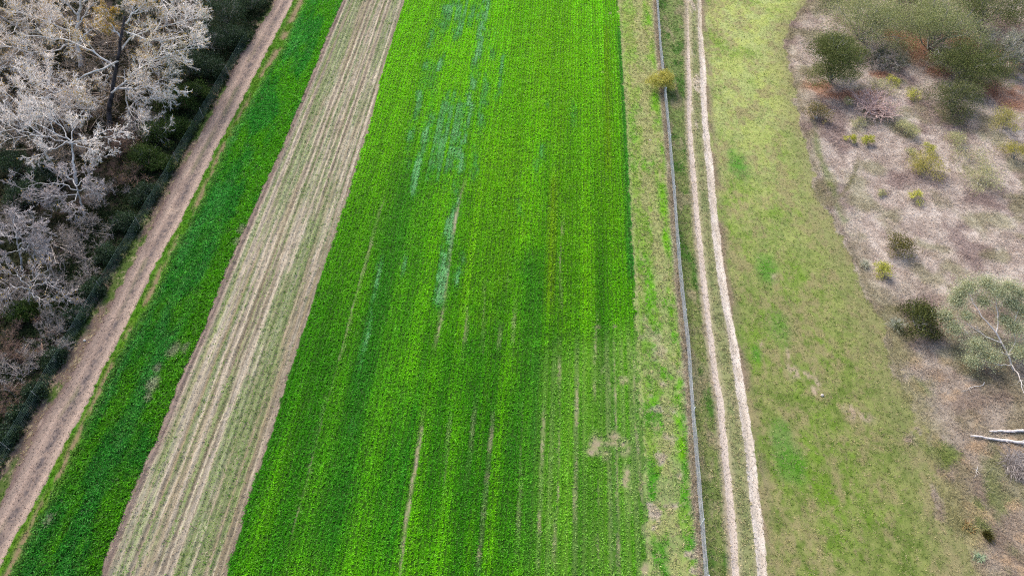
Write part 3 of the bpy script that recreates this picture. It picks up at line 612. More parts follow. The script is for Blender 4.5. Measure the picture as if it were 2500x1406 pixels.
def bare_tree(label, base_px, trunk_px, limbs_px, r0, trunk_mat=None, counts=(7, 8, 9), lens=(.45, .5, .55), leaves=0, group='bare trees in the wood', lcols=None, focus=None, up=0.06, limb_r=0.4, twig=1.0, tmat=None):
    """trunk and main limbs follow the photographed tree; branches, twigs and last leaves are grown"""
    b0 = at(*base_px); base = np.array([b0[0], b0[1], gz(b0[0], b0[1])]); t = thing('bare_tree', label, 'tree', base, group)
    tp = [base - np.array([0, 0, .15])] + [at(u, v, h) for u, v, h in trunk_px]
    T_ = resample(tp, 14, 0.05)[None]; TR = (r0 * np.linspace(1, .5, 14) * (1 + 0.35 * np.exp(-np.arange(14) / 1.2)))[None]
    mesh('trunk', *tubes(T_, TR, 9), trunk_mat or M_PALE, None, t, base, smooth=True)
    Lp = []
    for lp in limbs_px:
        Lp.append(resample([at(u, v, h) for u, v, h in lp], 12, 0.10))
    Lp = np.array(Lp); LR = np.tile(r0 * limb_r * np.linspace(1, .28, 12), (len(Lp), 1))
    for i in range(len(Lp)): mesh('limb', *tubes(Lp[i:i + 1], LR[i:i + 1], 7), M_PALE, None, t, base, smooth=True)
    b, br = spawn(Lp, LR, counts[0], .22, 1, .35, 1.15, lens[0] * .7, lens[0] * 1.35, .5, 8, .11, up, rmin=.033 * twig)
    c, cr_ = spawn(b, br, counts[1], .15, 1, .35, 1.15, lens[1] * .6, lens[1] * 1.35, .6, 6, .12, up * .5, rmin=.024 * twig)
    d, dr = spawn(c, cr_, counts[2], .15, 1, .35, 1.1, lens[2] * .6, lens[2] * 1.3, .65, 4, .12, 0, rmin=.0185 * twig)
    mesh('crown', *merge([tubes(b, br, 4), tubes(c, cr_, 3), tubes(d, dr, 3)]), tmat or M_TWIG, None, t, base)
    if leaves:
        lc = lcols or (P(206, 176, 74), P(176, 138, 66)); i = rng.integers(0, len(d), leaves); j = rng.integers(1, 4, leaves)
        if focus is not None:
            wt = 0.12 + np.exp(-(np.linalg.norm(d[:, 1] - at(*focus), axis=1) / 4.5) ** 2) * 1.3; i = rng.choice(len(d), leaves, p=wt / wt.sum())
        col = mix(np.tile(lc[0], (leaves, 1)), np.tile(lc[1], (leaves, 1)), rng.uniform(0, 1, leaves)) * .8
        V, Q, T = leaf_quads(d[i, j] + rng.normal(0, .06, (leaves, 3)), .15 * rng.uniform(.6, 1.3, leaves), col)
        mesh('leaves', V, Q, M_LEAF, T, t, base)
    return t

# ---- the wood on the left: bare pale trees
bare_tree('large pale bare tree with a dark leaning trunk and yellow last leaves', (262, 318),
    [(266, 270, 1.6), (272, 225, 3.0), (284, 165, 4.6), (296, 95, 6.4), (305, 40, 8)],
    [[(272, 228, 3.0), (300, 205, 3.6), (350, 160, 4.6), (420, 128, 5.2), (500, 118, 5.4)], [(290, 130, 5.4), (330, 85, 6.2), (385, 66, 6.6), (440, 55, 6.8), (505, 42, 7)],
     [(288, 150, 5), (240, 175, 5.2), (190, 192, 5.0), (140, 222, 4.6), (70, 268, 3.6)], [(296, 95, 6.4), (270, 60, 7.5), (255, 20, 8.6)], [(300, 60, 7.4), (340, 20, 8.6), (370, -30, 9.6)],
     [(190, 192, 5), (192, 225, 4.6), (205, 250, 4.2)], [(275, 215, 3.2), (320, 215, 3.6), (380, 205, 3.8), (430, 215, 3.6)], [(284, 165, 4.6), (230, 130, 6), (150, 95, 7), (60, 90, 7.4)], [(310, 80, 6.8), (370, 100, 6.6), (440, 90, 6.4), (480, 80, 6.2)]],
    0.26, M_DARKBARK, (11, 10, 9), (.36, .42, .55), 7500, focus=(285, 85, 6))
bare_tree('umbrella shaped pale bare tree with a slim grey trunk', (186, 452),
    [(181, 415, 1.2), (177, 370, 2.4), (174, 345, 3.2)],
    [[(175, 352, 3.0), (130, 342, 3.5), (60, 325, 3.7), (5, 300, 3.7)], [(175, 350, 3.1), (215, 345, 3.5), (250, 335, 3.6), (290, 325, 3.5)], [(174, 345, 3.2), (150, 310, 4.0), (90, 270, 4.8), (60, 255, 5)],
     [(174, 345, 3.2), (180, 300, 4.2), (205, 270, 4.8)], [(175, 350, 3.1), (120, 365, 3.2), (75, 385, 2.9)], [(175, 352, 3), (230, 370, 2.9), (262, 385, 2.6)], [(174, 345, 3.2), (110, 310, 4.1), (40, 285, 4.3)]],
    0.15, M_PALE, (10, 9, 9), (.4, .45, .55), 260, twig=.9)
bare_tree('pale bare tree with a tall smooth grey trunk near the top left corner', (197, 165),
    [(192, 120, 1.8), (186, 75, 3.6), (192, 35, 5.4), (202, -20, 8)],
    [[(190, 60, 4.4), (215, 20, 5.8), (250, -5, 7)], [(186, 80, 3.6), (130, 60, 4.6), (70, 35, 5.6), (10, 30, 6)], [(192, 40, 5.2), (150, 0, 7), (100, -30, 8)], [(198, 10, 6.5), (240, -20, 8), (300, -30, 9)], [(188, 100, 2.8), (225, 75, 3.6), (235, 40, 4.4)], [(188, 100, 2.8), (140, 120, 3.2), (80, 130, 3.4), (10, 110, 4)]],
    0.24, M_PALE, (11, 10, 9), (.38, .42, .55), 2600)
bare_tree('grey bare tree with a slanting trunk at the left edge of the photo', (98, 128),
    [(80, 100, 1.4), (60, 78, 2.4), (40, 66, 3.2), (0, 40, 4.6)],
    [[(55, 75, 2.6), (90, 40, 4), (120, 10, 5)], [(40, 66, 3.2), (20, 90, 3.2), (-20, 110, 3.6)], [(60, 78, 2.4), (110, 60, 3.2), (150, 40, 4.2)], [(40, 66, 3.2), (45, 20, 5), (60, -20, 6.5)], [(70, 88, 2), (40, 130, 2), (10, 160, 2)]],
    0.17, M_GREYBARK, (10, 9, 9), (.42, .45, .55), 1500)
bare_tree('bare tree of spreading grey limbs below the large tree along the left edge', (40, 330),
    [(50, 290, 1.4), (62, 262, 2.4), (80, 240, 3.2)],
    [[(70, 255, 2.8), (100, 225, 3.4), (140, 205, 3.8), (190, 200, 3.8)], [(60, 265, 2.3), (30, 240, 3), (0, 215, 3.6)], [(70, 250, 2.8), (60, 200, 4), (40, 160, 5)], [(78, 243, 3.2), (110, 180, 4.6), (130, 140, 5.4)], [(55, 280, 1.8), (110, 280, 2.4), (160, 265, 2.8), (205, 255, 2.8)], [(80, 240, 3.2), (150, 240, 3.4), (210, 225, 3.6)]],
    0.18, M_GREYBARK, (10, 9, 9), (.42, .45, .55), 900)
bare_tree('low pale bare tree with a flat crown just below the umbrella shaped tree', (205, 535),
    [(200, 505, 1.0), (192, 475, 2.0), (186, 455, 2.6)],
    [[(190, 465, 2.3), (150, 450, 2.7), (105, 445, 2.9), (50, 462, 2.6)], [(190, 465, 2.3), (225, 460, 2.6), (240, 480, 2.2)], [(186, 455, 2.6), (165, 430, 3.2), (120, 415, 3.6)], [(190, 468, 2.3), (175, 500, 1.9), (185, 535, 1.5)], [(186, 455, 2.6), (210, 430, 3.2), (225, 415, 3.5)], [(192, 475, 2), (130, 480, 2), (80, 490, 1.8)]],
    0.12, M_GREYBARK, (10, 9, 9), (.42, .45, .55), 120, twig=.9, tmat=M_TWIG2)
bare_tree('grey lichened bare tree at the left edge halfway down the photo', (55, 665),
    [(52, 635, 1.0), (45, 600, 2.2), (38, 575, 3)],
    [[(48, 610, 1.9), (80, 600, 2.4), (110, 630, 2)], [(40, 580, 2.9), (5, 570, 3.2), (-20, 580, 3.2)], [(40, 580, 2.9), (65, 560, 3.4), (105, 560, 3.2)], [(40, 580, 2.9), (30, 545, 4), (50, 520, 4.6)], [(48, 610, 1.9), (15, 620, 2), (-10, 640, 2)], [(45, 600, 2.2), (85, 580, 2.8), (115, 600, 2.4)]],
    0.11, M_GREYBARK, (10, 9, 9), (.42, .48, .55), 0, twig=.85, tmat=M_TWIG2)
bare_tree('bare tree of pale arching twigs beside the brown thicket at the left edge', (75, 770),
    [(72, 745, .8), (70, 715, 1.8), (75, 695, 2.4)],
    [[(72, 700, 2.2), (110, 688, 2.5), (145, 700, 2.2), (165, 725, 1.5)], [(72, 705, 2), (30, 700, 2.5), (-10, 715, 2.4)], [(72, 700, 2.2), (90, 670, 3), (125, 655, 3.2)], [(71, 715, 1.8), (100, 730, 1.8), (140, 735, 1.6)], [(72, 700, 2.2), (40, 670, 3), (0, 660, 3.4)]],
    0.09, M_GREYBARK, (7, 7, 5), (.42, .48, .55), 200, twig=.8, tmat=M_TWIG2)
bare_tree('bare tree whose pale trunk rises above the top edge near the evergreen bushes', (408, 60),
    [(402, 25, 1.5), (394, -10, 3), (385, -60, 5)],
    [[(396, 0, 2.6), (430, 20, 3), (470, 10, 3.6), (500, 25, 3.6)], [(394, -10, 3), (350, 0, 3.8), (310, 15, 4.2)], [(390, -30, 3.8), (440, -40, 5), (480, -30, 5.6)], [(398, 10, 2.2), (440, 70, 2.0), (470, 120, 1.8)]],
    0.17, M_PALE, (10, 9, 9), (.42, .45, .55), 500)
bare_tree('bare sapling with a thin straight pale stem just right of the large dark trunk', (318, 310),
    [(312, 260, 1.5), (306, 205, 3), (303, 170, 4)],
    [[(308, 230, 2.4), (340, 240, 2.6), (380, 245, 2.6), (420, 240, 2.6)], [(312, 265, 1.5), (350, 290, 1.4), (390, 300, 1.3)], [(306, 205, 3), (350, 200, 3.4), (410, 190, 3.5)], [(312, 262, 1.6), (345, 320, 1), (395, 330, .9)], [(304, 190, 3.4), (270, 185, 3.6), (230, 190, 3.6)]],
    0.07, M_PALE, (10, 9, 9), (.40, .45, .55), 700, limb_r=.7, twig=.85)
G_TH = 'leafless thickets under the trees'
THK = [(255, 470, 110, 1.9, M_THICK, 'grey brown leafless thicket right of the low flat crowned tree'), (290, 345, 70, 3.2, M_BROWN, 'tall rusty brown dead thicket in front of the large dark trunk'),
       (225, 560, 130, 1.9, M_THICK, 'mauve leafless thicket by the wire fence above the pale twigs'), (140, 600, 130, 2.1, M_THICK, 'grey mauve thicket right of the lichened bare tree'), (165, 665, 140, 1.8, M_THICK, 'dense grey thicket above the arching pale twigs'),
       (30, 725, 130, 1.9, M_THICK, 'brown leafless thicket at the left edge under the arching twigs'), (150, 760, 130, 1.6, M_THICK, 'olive tinged leafless thicket against the fence'), (60, 830, 140, 1.7, M_BROWN, 'yellow leaved brown thicket below the arching twigs'),
       (20, 905, 130, 1.6, M_THICK, 'dark grey thicket at the left edge near the lower fence post'), (110, 850, 110, 1.4, M_THICK, 'low grey thicket against the lower stretch of fence'), (35, 970, 110, 1.3, M_BROWN, 'lowest brown thicket where the fence leaves the photo'),
       (315, 430, 100, 1.7, M_BROWN, 'brown bramble thicket between the rusty thicket and the evergreen bushes'), (60, 520, 120, 2.0, M_THICK, 'shaded grey thicket under the flat crowned tree at the left edge'), (345, 300, 90, 2.2, M_THICK, 'pale grey twiggy thicket right of the rusty thicket')]
for (u, v, wp, h, mt, lb) in THK:
    yl = (P(150, 124, 60), P(112, 96, 50)) if mt is M_BROWN else (P(92, 96, 56), P(120, 104, 70))
    twiggy('thicket', lb, 'thicket', u, v, wp * 1.15, h, mt, 22, G_TH, leaves=(160, .11, (yl[0] * .6, yl[1] * .6)), dense=(8, 8), spread=.9)
for (u, v, wp, h) in [(40, 30, 150, 2.6), (130, 60, 150, 3.0), (230, 90, 140, 3.0), (330, 120, 130, 2.6), (60, 130, 150, 2.8), (150, 170, 150, 2.8), (240, 190, 140, 2.4), (330, 200, 120, 2.2), (30, 220, 140, 2.6), (120, 250, 150, 2.6), (210, 270, 130, 2.4), (60, 310, 140, 2.4), (140, 380, 130, 2.2), (230, 340, 110, 2.0), (390, 60, 120, 2.4), (290, 40, 130, 2.8)]:
    twiggy('brush', 'pale beige leafless brush filling the gaps between the bare trees', 'brush', u, v, wp * 1.2, h, M_FILL, 20, 'pale brush between the bare trees', dense=(9, 9), spread=.95, leaves=(260, .12, (P(196, 164, 84) * .8, P(150, 122, 80) * .7)))
# evergreen bushes in the wood
EG = (P(30, 42, 32) * .8, P(62, 84, 52) * .85, P(112, 128, 112) * .8)
EG2 = (P(34, 48, 22) * .8, P(72, 96, 36) * .85, P(96, 112, 60) * .8)
G_EG = 'dark evergreen bushes in the wood'
EVG = [(545, 30, 150, 3.0, EG, 'dark blue green bush at the top edge left of the dirt road'), (610, 5, 90, 2.0, EG, 'dark bush closest to the dirt road at the top edge'), (505, 95, 140, 2.8, EG, 'dark grey green bush left of the white stone by the road'),
       (570, 90, 90, 1.8, EG, 'low dark bush between the wood and the white stone'), (455, 160, 130, 2.6, EG, 'dark bush under the right hand limbs of the large bare tree'), (510, 165, 90, 1.7, EG, 'small dark bush below the grey green bush at the wood edge'),
       (470, 225, 80, 1.6, EG2, 'olive green bush at the wood edge above the fence'), (425, 250, 110, 2.0, EG2, 'wide olive green bush under the lowest limb of the large tree'), (395, 320, 110, 1.8, EG2, 'olive green bush above the thin fence post'),
       (440, 310, 70, 1.3, EG2, 'low green bush on the fence above the thin post'), (350, 385, 100, 1.6, EG2, 'green bush left of the thin fence post'), (395, 400, 70, 1.2, EG2, 'low green bush just below the thin fence post'),
       (20, 400, 110, 2.4, EG, 'very dark bush at the left edge below the umbrella shaped tree'), (110, 420, 90, 2.0, EG, 'dark bush under the umbrella shaped tree'), (350, 470, 70, 1.2, EG, 'ivy clad bush on the fence halfway between two posts'),
       (305, 545, 80, 1.2, EG, 'ivy clad bush on the fence by the second post'), (60, 470, 100, 1.8, EG, 'dark green bush below the left edge dark bush'), (265, 620, 70, 1.1, EG, 'blue green ivy mound on the fence below the second post'), (225, 700, 70, 1.1, EG, 'dark ivy mound on the fence by the third post'),
       (185, 770, 60, 1.0, EG, 'dark ivy mound on the fence left of the round white stone'), (55, 760, 80, 1.3, EG2, 'olive bush among the thickets at the left edge'), (130, 870, 60, 1.0, EG, 'dark ivy mound on the fence below the white stone'), (80, 955, 60, 1.0, EG, 'dark ivy mound at the lower fence post'), (15, 1060, 70, 1.0, EG, 'dark ivy mound where the fence meets the left edge'), (340, 20, 120, 2.4, EG, 'shaded evergreen behind the yellow leaves at the top edge'), (40, 1010, 60, .9, EG, 'small dark ivy mound on the last stretch of fence')]
for (u, v, wp, h, cs, lb) in EVG:
    leafy('evergreen_bush', lb, 'bush', u, v, wp, h, cs, int(2000 + 44 * wp), .12, G_EG, clumps=34, bark=M_GREYBARK, stems=10)
# low growth and litter on the wood floor
def wood_cover():
    X, Y = scatter(22, -75, -12); d = B_FENCE_W(Y) - X; r = region(X, Y)
    k = (r == 0) & (rng.uniform(0, 1, len(X)) < np.where(d > -0.2, 0.3 + 0.6 * ss(.4, .6, fbm(X * .3, Y * .3, 3, 401)) + .5 * ss(7, 3, d), 0.0)); X, Y, d = X[k], Y[k], d[k]
    c = mix(P(34, 46, 26) + np.zeros((len(X), 3)), P(84, 78, 48) + np.zeros((len(X), 3)), rng.uniform(0, 1, len(X)) * fbm(X * .25, Y * .25, 3, 402) * 1.5); c = mix(c, P(40, 62, 30) + 0 * c, ss(8, 3, d) * .7)
    V, Q, T = blades(X, Y, ground_z(X, Y), 6, rng.uniform(.15, .45, len(X)), .09, .2, 1.4, c * .8, .2)
    o = mesh('brambles', V, Q, M_LEAF, T); o['kind'] = 'stuff'
    X, Y = scatter(30, -75, -12); r = region(X, Y); d = B_FENCE_W(Y) - X
    k = (r == 0) & (d < 0.5); X, Y = X[k], Y[k]
    g = fbm(X * .9, Y * .5, 4, 24)
    pal = np.array([P(176, 158, 120), P(140, 112, 84), P(96, 120, 44), P(74, 106, 34), P(196, 178, 130)])
    pi = np.where(rng.uniform(0, 1, len(X)) < ss(.42, .6, g), rng.integers(2, 4, len(X)), rng.choice([0, 1, 4], len(X)))
    V, Q, T = leaf_quads(np.stack([X, Y, ground_z(X, Y) + .03], 1), rng.uniform(.07, .16, len(X)), pal[pi] * .8, .75)
    o = mesh('leaf_litter', V, Q, M_LEAF, T); o['kind'] = 'stuff'
wood_cover()

# ---- the two wire fences
def wire_fence(name, label, f, v0, v1, h, posts_v, wire, post, vs=0.10, hs=0.10, r=0.006, lean=0.0, mesh_name='wire_mesh', sag=0.03, pr=.035):
    y0, y1 = at(1250, v1)[1], at(1250, v0)[1]; Y = np.arange(y0, y1, 0.5); X = f(Y); Z = ground_z(X, Y)
    base = np.array([X[len(X) // 2], Y[len(Y) // 2], Z[len(Z) // 2]]); t = thing(name, label, 'fence', base)
    wob = sag * (fbm(Y * .25, Y * 0 + 1.5, 3, 501) - .5) * 4
    rows = np.arange(0.06, h + .001, hs); Pn = np.array([np.stack([X + wob * z / h, Y, Z + z + 0.02 * np.sin(Y * 2 + z * 9)], 1) for z in rows]); Rn = np.full(Pn.shape[:2], r); Rn[-1] *= 1.6
    yv = np.arange(y0, y1 - .5, vs); xv = f(yv); zv = ground_z(xv, yv); wv = np.interp(yv, Y, wob)
    Pv = np.stack([np.stack([xv, yv, zv + .04], 1), np.stack([xv + wv * .5, yv, zv + h * .5], 1), np.stack([xv + wv, yv, zv + h], 1)], 1)
    mesh(mesh_name, *merge([tubes(Pn, Rn, 3), tubes(Pv, np.full((len(yv), 3), r * .8), 3)]), wire, None, t, base)
    for yp in posts_v:
        x = float(f(yp)); z = gz(x, yp); hh = h + 0.12; s = pr
        q = np.array([[x, yp, z - .2], [x, yp, z + hh * .5], [x, yp, z + hh], [x, yp, z + hh + .004]])[None]
        Vp, Qp = tubes(q, np.array([[s, s, s * .9, s * .1]]), 8)
        o = mesh('post', Vp, Qp, post, None, t, base)
    return t
yE = [at(1250, v)[1] for v in (10, 98, 165, 240, 355, 480, 620, 780, 1017, 1285, 1420)]
wire_fence('wire_fence', 'silver grey woven wire fence between the green crop and the two pale wheel tracks', B_FENCE_E, -60, 1440, 1.35, yE, M_WIRE, M_POST, .12, .13, .0085)
yW = [at(1250, v)[1] for v in (185, 290, 398, 555, 711, 845, 976, 1100)]
wire_fence('wire_fence', 'dark green wire fence along the wood beside the dirt road', B_FENCE_W, 100, 1200, 1.3, yW, M_WIREG, M_GREYBARK, .16, .15, .005, pr=.022)
# dead grass caught along the foot of the east fence
Yd = rng.uniform(12, 92, 2600); Xd = B_FENCE_E(Yd) + rng.normal(-.12, .12, len(Yd)); k = in_view(Xd, Yd) & (rng.uniform(0, 1, len(Yd)) < .35 + .65 * vn(Yd * .5, Yd * 0, 511)); Xd, Yd = Xd[k], Yd[k]
V, Q, T = blades(Xd, Yd, ground_z(Xd, Yd), 7, rng.uniform(.25, .6, len(Xd)), .03, .2, 1.4, mix(np.tile(P(196, 180, 160), (len(Xd), 1)), np.tile(P(160, 146, 120), (len(Xd), 1)), rng.uniform(0, 1, len(Xd))) * .85, .15)
o = mesh('dead_grass', V, Q, M_DRY, T); o['kind'] = 'stuff'
leafy('bush', 'rounded olive yellow bush growing through the silver wire fence', 'bush', 1617, 198, 76, 2.2, (P(150, 146, 62) * .95, P(204, 196, 104) * 1.0, P(140, 134, 60) * .9), 6500, .12, clumps=46, bark=M_BROWN, depth=.95)

# ---- the scrub on the right
OAK = (P(58, 66, 34) * .85, P(104, 112, 62) * .9, P(132, 128, 90) * .85)
OAKG = (P(96, 104, 64) * .85, P(142, 146, 96) * .9, P(160, 156, 130) * .85)
G_OAK = 'oaks on the scrubby slope'
for (u, v, wp, h, cs, n, dp, lb) in [
    (2046, 152, 128, 5.4, OAK, 15000, 1.2, 'big dark olive oak nearest the meadow at the upper right'), (2115, 55, 180, 4.6, OAKG, 11000, 1.0, 'greyish olive oak behind the big dark oak'),
    (2290, 70, 180, 5.4, OAKG, 13000, 1.1, 'tall olive oak above the rust brown leaf litter'), (2370, 155, 160, 3.8, OAK, 10000, .9, 'dark oak above the round dark shrub at the upper right'),
    (2410, 20, 180, 5, OAK, 11000, .9, 'dark oak at the top edge towards the right corner'), (2210, -10, 160, 4.0, OAKG, 8000, .8, 'pale olive oak cut off by the top edge')]:
    leafy('oak_tree', lb, 'tree', u, v, wp * 1.25, h, tuple(q * 1.5 for q in cs), int(n * 3.0), .105, G_OAK, clumps=46, bark=M_GREYBARK, stems=14, depth=dp, trunk=True, parts=('trunk', 'crown'))
twiggy('grey_tree', 'silvery grey twisted tree at the right edge near the top', 'tree', 2462, 112, 165, 4.4, M_PALE, 20, leaves=(11000, .13, (P(132, 136, 106) * .8, P(176, 174, 150) * .85)), dense=(8, 9), parts=('trunk', 'branches'), thick=1.3)
twiggy('grey_tree', 'grey twigged small tree with dark green foot right of the big dark oak', 'tree', 2165, 145, 105, 2.7, M_GREYBARK, 14, leaves=(2600, .14, (P(62, 70, 44) * .8, P(120, 120, 96) * .8)), dense=(7, 8), parts=('trunk', 'branches'))
leafy('shrub', 'round dark green shrub right of the pinkish dry bush', 'shrub', 2338, 244, 150, 3.0, (P(62, 68, 40), P(110, 116, 72), P(140, 134, 100)), 13000, .11, clumps=30, stems=12)
leafy('shrub', 'dark evergreen shrub beside the eucalyptus', 'shrub', 2248, 780, 116, 2.2, (P(52, 58, 26) * .85, P(100, 106, 54) * .9, P(70, 84, 60) * .8), 6500, .12, clumps=30, stems=12)
leafy('shrub', 'olive shrub with a dark hollow middle standing alone in the dry grass', 'shrub', 2196, 598, 84, 1.6, (P(64, 62, 26) * .8, P(132, 126, 66) * .9, P(150, 146, 90) * .8), 2600, .11, clumps=20, hollow=.5)
leafy('shrub', 'brownish olive shrub at the edge of the meadow below the oaks', 'shrub', 2000, 280, 72, 1.5, (P(116, 108, 62) * .85, P(156, 142, 96) * .85, P(96, 104, 70) * .8), 2200, .12, clumps=18, bark=M_PALE)
twiggy('dry_bush', 'leafless pinkish dry bush fanning out below the big dark oak', 'bush', 2138, 258, 170, 2.1, M_PINK, 60, fan=True, dense=(5, 4), thick=1.6)
YS = (P(156, 158, 64) * .92, P(198, 196, 92) * .95, P(120, 128, 44) * .85)
YG = (P(156, 156, 104) * .9, P(190, 188, 138) * .9, P(164, 150, 120) * .85)
YO = (P(134, 130, 62) * .9, P(184, 174, 92) * .92, P(108, 100, 50) * .8)
G_YS = 'small yellow green shrubs in the dry grass'
for (u, v, wp, h, cs, n, lb) in [
    (2078, 338, 22, .9, YS, 520, 'left one of two small bright shrubs standing close together'), (2119, 343, 26, .9, YS, 700, 'right one of two small bright shrubs standing close together'), (2218, 314, 58, 1.2, YG, 1200, 'pale yellow green shrub left of the round dark green shrub'),
    (2230, 228, 36, .9, YS, 520, 'small yellow shrub on pale grass below the tall olive oak'), (2180, 195, 30, .9, YS, 420, 'bright yellow shrub at the foot of the grey twigged tree'), (2150, 212, 56, 1.1, YG, 900, 'pale grey green shrub above the pinkish dry bush'),
    (2262, 402, 82, 1.5, YO, 2400, 'largest olive yellow shrub in the middle of the dry grass'), (2400, 432, 84, 1.3, YG, 1500, 'greyish half leafless shrub right of the largest olive yellow shrub'), (2238, 478, 34, .9, YS, 520, 'small yellow green shrub below the largest olive yellow shrub'),
    (2156, 656, 44, 1.0, YS, 900, 'bright yellow two lobed shrub beside the meadow edge'), (2268, 362, 30, .8, YS, 420, 'tiny yellow shrub above the largest olive yellow shrub'), (2335, 338, 46, 1.0, YG, 800, 'pale tufted shrub below the round dark green shrub'),
    (2372, 384, 76, 1.1, YG, 1000, 'flat pale grey green shrub above the half leafless shrub'), (2462, 300, 80, 1.5, YO, 1800, 'orange tinged olive shrub at the right edge below the oaks'), (2486, 372, 70, 1.5, YO, 1700, 'golden olive shrub cut by the right edge'), (2095, 300, 34, .7, YG, 420, 'small pale shrub at the foot of the pinkish dry bush'), (2220, 370, 30, .7, YG, 350, 'tiny pale shrub left of the largest olive yellow shrub'), (2075, 248, 30, .7, YG, 350, 'tiny yellowish shrub left of the pinkish dry bush'), (2030, 8, 60, 1.2, OAK, 900, 'small dark shrub at the top edge beside the meadow'), (2150, 470, 24, .5, YG, 240, 'very small pale shrub by the faint path')]:
    leafy('small_shrub', lb, 'shrub', u, v, wp * 1.25, h * 1.1, tuple(q * 1.12 for q in cs), int(n * 2.4), .085, G_YS, clumps=12, bark=M_GREYBARK, stems=6, hollow=.1)

# eucalyptus with pale forked limbs
def eucalyptus():
    b0 = at(2476, 905); base = np.array([b0[0], b0[1], gz(b0[0], b0[1])]); t = thing('eucalyptus_tree', 'open eucalyptus with white forked limbs and grey green leaves at the right edge', 'tree', base)
    tp = resample([base - np.array([0, 0, .1]), at(2462, 868, .8), at(2446, 838, 1.4), at(2432, 812, 1.9)], 10, .02)[None]
    mesh('trunk', *tubes(tp, (.085 * np.linspace(1, .7, 10))[None], 8), M_WHITE, None, t, base, smooth=True)
    ends = [[(2432, 812, 1.9), (2408, 785, 2.4), (2385, 755, 2.8), (2365, 715, 3.4)], [(2432, 812, 1.9), (2436, 780, 2.4), (2432, 738, 3.2), (2436, 700, 3.8)], [(2446, 838, 1.4), (2420, 828, 1.7), (2395, 812, 1.9), (2360, 790, 2.2)], [(2462, 868, .8), (2410, 848, 1.3), (2370, 822, 1.6), (2330, 780, 2.2)],
            [(2462, 868, .8), (2480, 835, 1.5), (2472, 800, 2.2), (2485, 760, 3)], [(2462, 868, .8), (2500, 850, 1.4), (2520, 820, 2)], [(2470, 890, .4), (2440, 890, .9), (2400, 880, 1.2)], [(2470, 890, .4), (2490, 920, .8), (2500, 960, .8)]]
    Lp = np.array([resample([at(*e) for e in l], 10, .03) for l in ends]); LR = np.tile(.05 * np.linspace(1, .25, 10), (len(Lp), 1))
    b, br = spawn(Lp, LR, 7, .3, 1, .3, .9, .25, .5, .5, 5, .2, .1, rmin=.01)
    [mesh('limb', *tubes(Lp[i:i + 1], LR[i:i + 1], 6), M_WHITE, None, t, base, smooth=True) for i in range(len(Lp))]; mesh('twigs', *tubes(b, br, 3), M_PALE, None, t, base)
    cl = [(2365, 700, 3.4, .7), (2335, 735, 2.6, .6), (2310, 770, 2, .6), (2436, 712, 3.7, .8), (2470, 740, 3, .7), (2400, 735, 3, .5), (2330, 800, 1.8, .6), (2385, 840, 1.6, .7), (2420, 868, 1.3, .7), (2480, 800, 2.2, .7), (2495, 860, 1.6, .7), (2375, 880, 1.2, .5), (2410, 690, 3.9, .6), (2465, 700, 3.8, .6), (2455, 780, 2.4, .5), (2500, 760, 2.6, .7), (2360, 770, 2.4, .4), (2345, 715, 3, .5), (2495, 715, 3.4, .6)]
    pos = []
    for (u, v, h, r) in cl:
        n = int(8500 * r); d = rng.normal(0, 1, (n, 3)); d /= np.linalg.norm(d, axis=1, keepdims=True); pos.append(at(u, v, h) + d * (r * 1.1 * np.abs(rng.normal(0, .75, n)))[:, None] * np.array([1.1, 1.1, .6]))
    pos = np.concatenate(pos); n = len(pos); k = rng.uniform(0, 1, n)
    col = mix(np.tile(P(150, 160, 112), (n, 1)), np.tile(P(208, 210, 178), (n, 1)), k) * .88
    col = np.where((rng.uniform(0, 1, n) < .1)[:, None], P(176, 156, 110) * .85, col)
    V, Q, T = leaf_quads(pos, .13 * rng.uniform(.6, 1.2, n), col, .2, .3, .35); mesh('crown', V, Q, M_LEAF, T, t, base)
eucalyptus()
# bleached fallen logs
def log(label, a, b, r, seed):
    p0, p1 = at(*a), at(*b); k = 16; pts = np.linspace(p0, p1, k); pts[:, 2] = ground_z(pts[:, 0], pts[:, 1]) + r * 1.2
    pts[:, :2] += rng.normal(0, .03, (k, 2)); rr = r * np.linspace(.55, 1.15, k) * (1 + rng.normal(0, .08, k)); rr[0] *= .5
    base = np.array([*pts[k // 2][:2], gz(*pts[k // 2][:2])]); t = thing('fallen_log', label, 'log', base, 'bleached logs in the dry grass')
    mesh('log', *tubes(pts[None], rr[None], 9), M_WHITE, None, t, base, smooth=True)
    st, sr = spawn(pts[None], rr[None] * .5, 5, .15, .9, .6, 1.1, .06, .14, .5, 4, .15, .1); mesh('branch_stubs', *tubes(st, sr, 5), M_WHITE, None, t, base)
log('long white bleached log with its tip pointing at the meadow', (2368, 1065), (2560, 1092), .13, 1)
log('shorter white bleached log lying behind the long white log', (2412, 1054), (2560, 1052), .12, 2)
